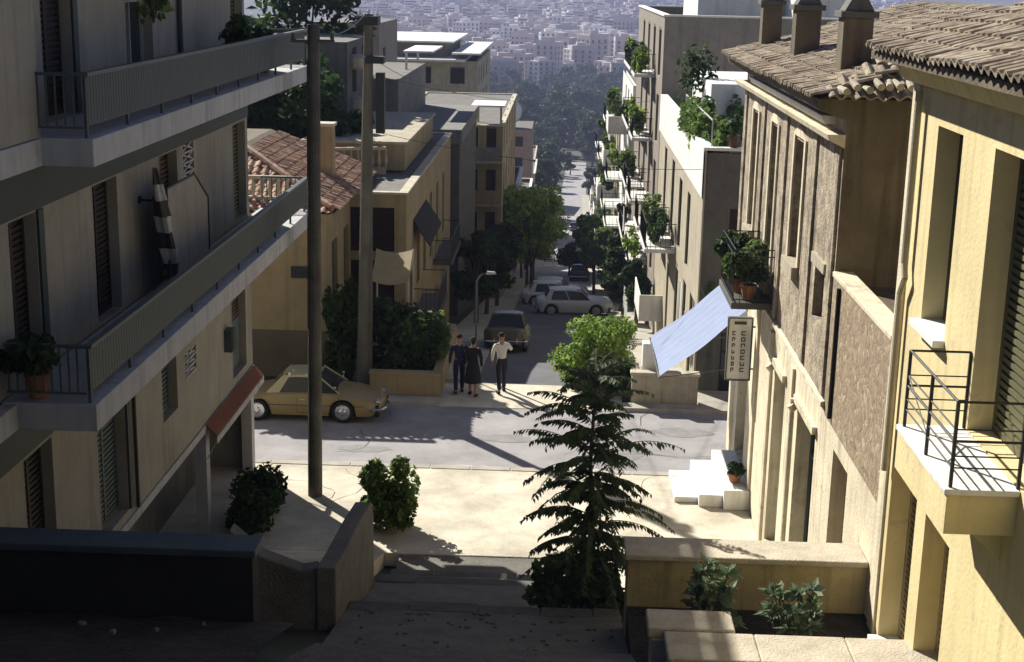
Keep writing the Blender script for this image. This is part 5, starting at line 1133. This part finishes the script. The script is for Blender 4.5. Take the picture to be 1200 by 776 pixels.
# ================================================================== PEOPLE
def skin_mesh(name, parent, joints, edges, mtl, sub=2, root=0):
    off = wloc(parent); me = bpy.data.meshes.new(name)
    me.from_pydata([tuple(Vector(j[0])-Vector((0,0,0))) for j in joints], edges, []); me.materials.append(mtl)
    o = bpy.data.objects.new(name, me); COL.objects.link(o); o.parent = parent; WL[o.name] = off
    m = o.modifiers.new('Skin', 'SKIN'); m.use_smooth_shade = True; m.branch_smoothing = .6
    for i, j in enumerate(joints):
        d = me.skin_vertices[0].data[i]; r = j[1]; d.radius = r if isinstance(r, tuple) else (r, r); d.use_root = (i == root)
    s = o.modifiers.new('Subdivision', 'SUBSURF'); s.levels = sub; s.render_levels = sub
    return o
def person(label, loc, heading, stride, h, shirt, trousers, hair, arms, lean=.04, bare_legs=False, skirt=False, bag=None, female=False):
    """faces local +y. stride: forward offset of the right foot; arms: per side (elbow, hand) offsets"""
    t = thing('person', label, 'person', loc); k = h/1.75; J = []; E = []
    def j(x, y, z, r): J.append(((x*k, y*k, z*k), r*k)); return len(J)-1
    def chain(*ids):
        for a, b in zip(ids, ids[1:]): E.append((a, b))
    pel = j(0,0,.95,.125); wa = j(0,lean*.3,1.10,.115); ch = j(0,lean,1.32,.135 if not female else .12); nk = j(0,lean*1.3,1.47,.058); hd0 = j(0,lean*1.4+.005,1.56,.075); hd1 = j(0,lean*1.5+.01,1.66,.098); hd2 = j(0,lean*1.5,1.735,.06)
    chain(pel, wa, ch, nk, hd0, hd1, hd2)
    for s, st in ((1, stride), (-1, -stride)):
        hp = j(s*.09,0,.90,.092); kn = j(s*.10, st*.42+(.05 if st < 0 else .04), .49, .058); an = j(s*.10, st*.8-(.05 if st < 0 else 0), .085+(.04 if st < 0 else 0), .038); he = j(s*.105, st*.8+.04, .045+(.03 if st < 0 else 0), .035); to = j(s*.115, st*.8+.17, .03, .028)
        chain(pel, hp, kn, an, he, to)
        sh = j(s*.185*(1 if not female else .9), lean, 1.40, .055); el = j(*arms[0 if s > 0 else 1][0], .040); wr = j(*arms[0 if s > 0 else 1][1], .026); d = (Vector(arms[0 if s > 0 else 1][1])-Vector(arms[0 if s > 0 else 1][0])).normalized()
        pw = Vector(arms[0 if s > 0 else 1][1]); pm = j(*(pw+d*.06), .030); chain(ch, sh, el, wr, pm)
        sd = d.cross(Vector((1,0,0))); sd = sd.normalized() if sd.length > .1 else Vector((0,1,0))
        for q in range(4):
            a = pw+d*.085+sd*(q-1.5)*.022; b = a+d*(.045+.008*(1-abs(q-1.3)))+Vector((-s*.008,0,0)); c = b+d*.03+Vector((-s*.02,0,0)); ia = j(*a,.0095); ib = j(*b,.009); ic = j(*c,.008); chain(pm, ia, ib, ic)
        a = pw+d*.03+sd*.04; b = a+d*.04+sd*.02; ia = j(*a,.011); ib = j(*b,.009); chain(wr, ia, ib)
    body = skin_mesh('body', t, J, E, M['skin'])
    # face: nose, ears
    mb = MB(); hy = lean*1.5+.01; L0 = wloc(t)
    P = lambda x, y, z: (x*k+L0.x, y*k+L0.y, z*k+L0.z)
    mb.tube(P(0,hy+.085,1.675),P(0,hy+.118,1.638),.010*k,.018*k,6); [mb.tube(P(s*.088,hy,1.665),P(s*.103,hy-.008,1.64),.022*k,.016*k,6) for s in (1,-1)]
    mb.build('nose_and_ears', M['skin'], body)
    mb = MB(); [mb.tube(P(s*.034,hy+.088,1.672),P(s*.034,hy+.097,1.672),.011*k,n=8) for s in (1,-1)]; mb.box(*[v for pr in zip(P(-.026,hy+.09,1.602),P(.026,hy+.099,1.612)) for v in pr]); mb.build('eyes_and_mouth', M['hair'], body)
    # hair cap
    hz = [((0,(hy-.02)*k,1.60*k),.075*k),((0,(hy-.028)*k,1.68*k),.102*k),((0,(hy-.012)*k,1.755*k),.062*k)]
    if female: hz = [((0,(hy-.06)*k,1.50*k),.055*k)]+hz
    skin_mesh('hair', t, hz, [(i,i+1) for i in range(len(hz)-1)], hair)
    # clothes follow the same joints a little thicker
    def sub(idx, extra, nm, m):
        mp = {a: i for i, a in enumerate(idx)}; jj = [(J[a][0], J[a][1]+extra.get(a, .014*k)) for a in idx]; ee = [(mp[a], mp[b]) for a, b in E if a in mp and b in mp]
        return skin_mesh(nm, t, jj, ee, m, root=0)
    # indices: 0 pel 1 wa 2 ch 3 nk 4.. ; per side block of 5 leg + 4 arm + 12 + 2
    base = 7; blk = 5+4+12+2
    legs = []; armsx = []
    for s in (0, 1):
        b = base+s*blk; legs += [b, b+1, b+2]; armsx += [b+5, b+6, b+7]
    e1 = {0: .022*k, 1: .03*k}
    ncol = len(J)
    sub([0,1,2,3]+armsx, {**e1, 3:.014*k, 2:.018*k}, 'shirt', shirt)
    if skirt:
        c = MB(); c.lathe((L0.x,L0.y,L0.z+.42*k),[(.25*k,0),(.245*k,.12*k),(.205*k,.38*k),(.165*k,.56*k),(.15*k,.66*k)],18); c.build('skirt', trousers, t, smooth=True)
    else: sub([0,1]+legs, {0:.014*k, 1:.018*k, legs[2]:.022*k, legs[5]:.022*k}, 'trousers', trousers)
    mb = MB()
    for s in (0,1):
        b = base+s*blk; a = Vector(J[b+3][0])+L0; c = Vector(J[b+4][0])+L0
        mb.hexa([(a.x-.045,a.y-.09,a.z-.045),(a.x+.045,a.y-.09,a.z-.045),(c.x+.045,c.y+.04,c.z-.03),(c.x-.045,c.y+.04,c.z-.03),(a.x-.04,a.y-.085,a.z+.05),(a.x+.04,a.y-.085,a.z+.05),(c.x+.04,c.y+.03,c.z+.03),(c.x-.04,c.y+.03,c.z+.03)])
    mb.build('shoes', M['hair'], t, bevel=.015)
    t.rotation_euler.z = heading
    return t
navy = mat('navy_cloth', (.015,.02,.05), var=.2); black = mat('black_cloth', (.012,.012,.014), var=.2); shirtw = mat('white_shirt', (.72,.69,.6), var=.06, bump=.3, bscale=9); dark_t = mat('dark_trousers', (.018,.02,.028), var=.2)
person('person in white shirt and dark trousers with one arm raised, rightmost of three walkers', (-1.55,40.45,.012), .25, .20, 1.84, shirtw, dark_t, M['hair'], [((.30,.10,1.22),(.14,.24,1.36)),((-.27,-.02,1.14),(-.25,.12,.92))], lean=.05)
person('person in a dark navy jacket carrying a white bag, leftmost of the three walkers', (-2.80,40.3,.012), .15, .18, 1.80, navy, navy, M['hair'], [((.25,-.03,1.13),(.26,.05,.88)),((-.25,0,1.13),(-.27,.03,.88))], lean=.04)
person('person in black clothes walking between the other two', (-2.38,40.05,.012), -.12, -.17, 1.78, black, black, M['hair'], [((.25,-.05,1.13),(.25,.04,.88)),((-.25,.03,1.14),(-.24,.1,.9))], lean=.05, skirt=True, female=True)
t = thing('shopping_bag', 'small white bag hanging from the hand of the leftmost walker', 'bag', (-3.06,40.5,.55))
mb = MB(); mb.hexa([(-3.13,40.36,.50),(-3.01,40.36,.50),(-3.01,40.62,.50),(-3.13,40.62,.50),(-3.10,40.38,.76),(-3.04,40.38,.76),(-3.04,40.60,.76),(-3.10,40.60,.76)]); mb.build('bag', M['white_cloth'], t, bevel=.02)
mb = MB(); mb.path([(-3.07,40.40,.75),(-3.06,40.47,.83),(-3.06,40.52,.83),(-3.07,40.58,.75)],.008,5); mb.build('handle', M['white_cloth'], t)

# ================================================================== FAR PARK AND CITY
rr = random.Random(5)
protos = []
for k in range(4):
    o = tree('park_tree', 'dark tree in the wooded park below the hazy city', 0, 0, 0, 13, 5.5 if k else 3.6, 'lf_dark', 300+k, 1100, .75, group='dark trees of the far wooded park', trunk=.35, crown0=.12, cells=16); protos.append(o)
kids = {p.name: [c for c in COL.objects if c.parent == p] for p in protos}
n = 0
for i in range(120):
    y = 455+ (i/120)**1.1*440+rr.uniform(-8,8); x = y*rr.uniform(-.062,.052)
    if abs(x-cx(y)) < 5 and y < 470: x += 12
    if i < 4: o = protos[i]
    else:
        p = protos[rr.randrange(4)]; o = p.copy(); COL.objects.link(o)
        for c in kids[p.name]: d = c.copy(); COL.objects.link(d); d.parent = o
    s = rr.uniform(.75,1.35); o.location = (x, y, zg(y)-.4); o.scale = (s,s,s*rr.uniform(.85,1.15)); o.rotation_euler.z = rr.uniform(0,6.28)
# nearer trees between the houses and the park
for k in range(30):
    y = 245+k*7.2; x = rr.choice([-1,-1,1])*rr.uniform(5.2,13)+cx(y) + (rr.uniform(-10,0) if k % 3 == 0 else 0)
    p = protos[k % 4]; o = p.copy(); COL.objects.link(o)
    for c in kids[p.name]: d = c.copy(); COL.objects.link(d); d.parent = o
    s = rr.uniform(.5,.85); o.location = (x,y,zg(y)-.4); o.scale = (s,s,s); o.rotation_euler.z = rr.uniform(0,6.28)
    o['label'] = 'dark green tree beside the lower end of the far street'; o['group'] = 'trees beside the lower end of the street'

cityw = [mat('city_white', (.75,.73,.72), var=.1, scale=.05, bump=0), mat('city_cream', (.62,.58,.53), var=.1, scale=.05, bump=0), mat('city_grey', (.36,.34,.33), var=.1, scale=.05, bump=0), mat('city_rose', (.52,.45,.43), var=.1, scale=.05, bump=0)]
cdark = mat('city_openings', (.05,.055,.07), var=.1, bump=0)
def block(mb, x, y, z, w, d, h, a, r, mi):
    """apartment block: walls with a grid of recessed-looking dark openings, balcony slabs, roof room"""
    c, s = math.cos(a), math.sin(a)
    def T(px, py, pz): return (x+px*c-py*s, y+px*s+py*c, z+pz)
    def bx(x0,x1,y0,y1,z0,z1,m):
        mb.cur = m; mb.hexa([T(x0,y0,z0),T(x1,y0,z0),T(x1,y1,z0),T(x0,y1,z0),T(x0,y0,z1),T(x1,y0,z1),T(x1,y1,z1),T(x0,y1,z1)])
    bx(-w/2,w/2,-d/2,d/2,-4,h,mi)
    fl = int(h/3.1)
    for f in range(fl):
        zz = .8+f*3.1
        bx(-w/2-.9 if r.random()<.5 else -w/2-.1, w/2+.1, -d/2-1.0, -d/2-.02, zz-.35, zz-.1+(.7 if r.random()<.4 else 0), mi)
        nw = max(2, int(w/3.6))
        for q in range(nw):
            xx = -w/2+w*(q+.5)/nw; bx(xx-.8,xx+.8,-d/2-.03,-d/2+.1,zz+.1,zz+2.0,4)
        nd_ = max(2, int(d/4))
        for q in range(nd_):
            yy = -d/2+d*(q+.5)/nd_
            for sx in (-1,1): bx(sx*w/2-.04,sx*w/2+.04,yy-.8,yy+.8,zz+.1,zz+1.8,4)
    bx(-w*.25,w*.15,-d*.2,d*.25,h+.01,h+2.6,mi if r.random()<.6 else (mi+1)%4); bx(-w/2-.2,w/2+.2,-d/2-.2,-d/2+.2,h,h+.8,mi)
cm = cityw+[cdark]
def rowz(y): return zg(y)
names = ['white','cream','grey','rose tinted']
cp = []
for k in range(16):
    r = random.Random(500+k); mb = MB(); block(mb, 0,0,0, r.uniform(12,21), r.uniform(10,15), r.uniform(10,25), 0, r, k % 4); o = mb.build('city_block', cm); cp.append(o)
cnt = 0; y = 880
while cnt < 296:
    x = -.165*y+rr.uniform(0,12)
    while x < .075*y and cnt < 296:
        if rr.random() < (.93 if y > 930 else .6):
            k = rr.randrange(16); o = cp[k] if cnt < 16 and False else cp[k].copy(); COL.objects.link(o)
            o.location = (x, y+rr.uniform(-6,6), rowz(y)); o.rotation_euler.z = rr.choice([0,.1,-.15,.25,-.4,.6])+rr.uniform(-.06,.06); s = rr.uniform(.8,1.15); o.scale = (s,s,s*rr.uniform(.85,1.15))
            tag(o, f'{names[k%4]} apartment block in the nearer rows of the hazy city', 'apartment block', f'{names[k%4]} blocks of the hazy city'); cnt += 1
        x += rr.uniform(20,27)
    y += rr.uniform(20,26)
for o in cp: bpy.data.objects.remove(o)
r = random.Random(9); mb = MB(); yy = y
while yy < 3400:
    x = -.16*yy+r.uniform(0,12)
    while x < (.075 if yy < 2000 else .24)*yy:
        if r.random() < .93:
            w = r.uniform(11,20); d = r.uniform(10,15); h = r.uniform(9,24); a = r.choice([0,.1,-.15,.3,-.4,.6]); mi = r.randrange(4); z = rowz(yy)
            # smaller detail than the nearer rows
            c, s = math.cos(a), math.sin(a)
            def T(px,py,pz): return (x+px*c-py*s, yy+px*s+py*c, z+pz)
            def bx(x0,x1,y0,y1,z0,z1,m): mb.cur = m; mb.hexa([T(x0,y0,z0),T(x1,y0,z0),T(x1,y1,z0),T(x0,y1,z0),T(x0,y0,z1),T(x1,y0,z1),T(x1,y1,z1),T(x0,y1,z1)])
            bx(-w/2,w/2,-d/2,d/2,-5,h,mi)
            for f in range(int(h/3.1)):
                zz = .8+f*3.1; bx(-w*.44,w*.44,-d/2-.05,-d/2+.2,zz+.1,zz+1.7,4); bx(-w/2-.05,-w/2+.1,-d*.4,d*.4,zz+.3,zz+1.5,4)
            bx(-w*.2,w*.2,-d*.2,d*.2,h,h+2.5,mi)
        x += r.uniform(19,27)
    yy += r.uniform(22,30)
o = mb.build('city_blocks', cm, at=(0,2000,-40)); tag(o, 'hazy mass of countless small pale apartment blocks filling the far hillside', 'city', kind='stuff')

# ================================================================== air, sun, sky, camera
mb = MB(); mb.box(-2300,2300,-61,5300,-75,420)
hz = bpy.data.materials.new('even_haze'); hz.use_nodes = True; nd = hz.node_tree.nodes; nd.remove(nd['Principled BSDF'])
pv = nd.new('ShaderNodeVolumePrincipled'); pv.inputs['Color'].default_value = (.58,.64,1.0,1); pv.inputs['Density'].default_value = .0003; pv.inputs['Anisotropy'].default_value = .0
hz.node_tree.links.new(pv.outputs[0], nd['Material Output'].inputs['Volume'])
o = mb.build('haze', hz); o['kind'] = 'stuff'
AZ = math.atan2(-.615, .79)      # the sun stands ahead and to the left
EL = R(35.8)
sd = Vector((math.sin(AZ)*math.cos(EL), math.cos(AZ)*math.cos(EL), math.sin(EL)))
sl_ = bpy.data.lights.new('sun', 'SUN'); sl_.energy = 5.0; sl_.angle = R(.53); sl_.color = (1.0,.95,.85)
so = bpy.data.objects.new('sun', sl_); COL.objects.link(so); so.rotation_euler = (-sd).to_track_quat('-Z','Y').to_euler(); so.location = (-40,60,80)
w = bpy.data.worlds.new('World'); SC.world = w; w.use_nodes = True; nt = w.node_tree
sk = nt.nodes.new('ShaderNodeTexSky'); sk.sky_type = 'NISHITA'; sk.sun_disc = False; sk.sun_elevation = EL; sk.sun_rotation = AZ; sk.altitude = 2500; sk.air_density = .6; sk.dust_density = .1
nt.links.new(sk.outputs[0], nt.nodes['Background'].inputs['Color']); nt.nodes['Background'].inputs['Strength'].default_value = .05
cam = bpy.data.cameras.new('camera'); cam.lens = 50.01; cam.sensor_width = 36; cam.clip_start = .1; cam.clip_end = 9000
co = bpy.data.objects.new('camera', cam); COL.objects.link(co); co.location = (0,0,12)
co.matrix_world = Matrix.Translation((0,0,12)) @ Matrix.Rotation(R(1.8),4,'Z') @ Matrix.Rotation(R(90-14),4,'X') @ Matrix.Rotation(R(1.2),4,'Z')
SC.camera = co
vs = SC.view_settings; vs.view_transform = 'Standard'; vs.look = 'None'; vs.exposure = 1.05; vs.gamma = 1
SC.render.engine = 'CYCLES'
SC.cycles.max_bounces = 6; SC.cycles.diffuse_bounces = 2; SC.cycles.volume_bounces = 0
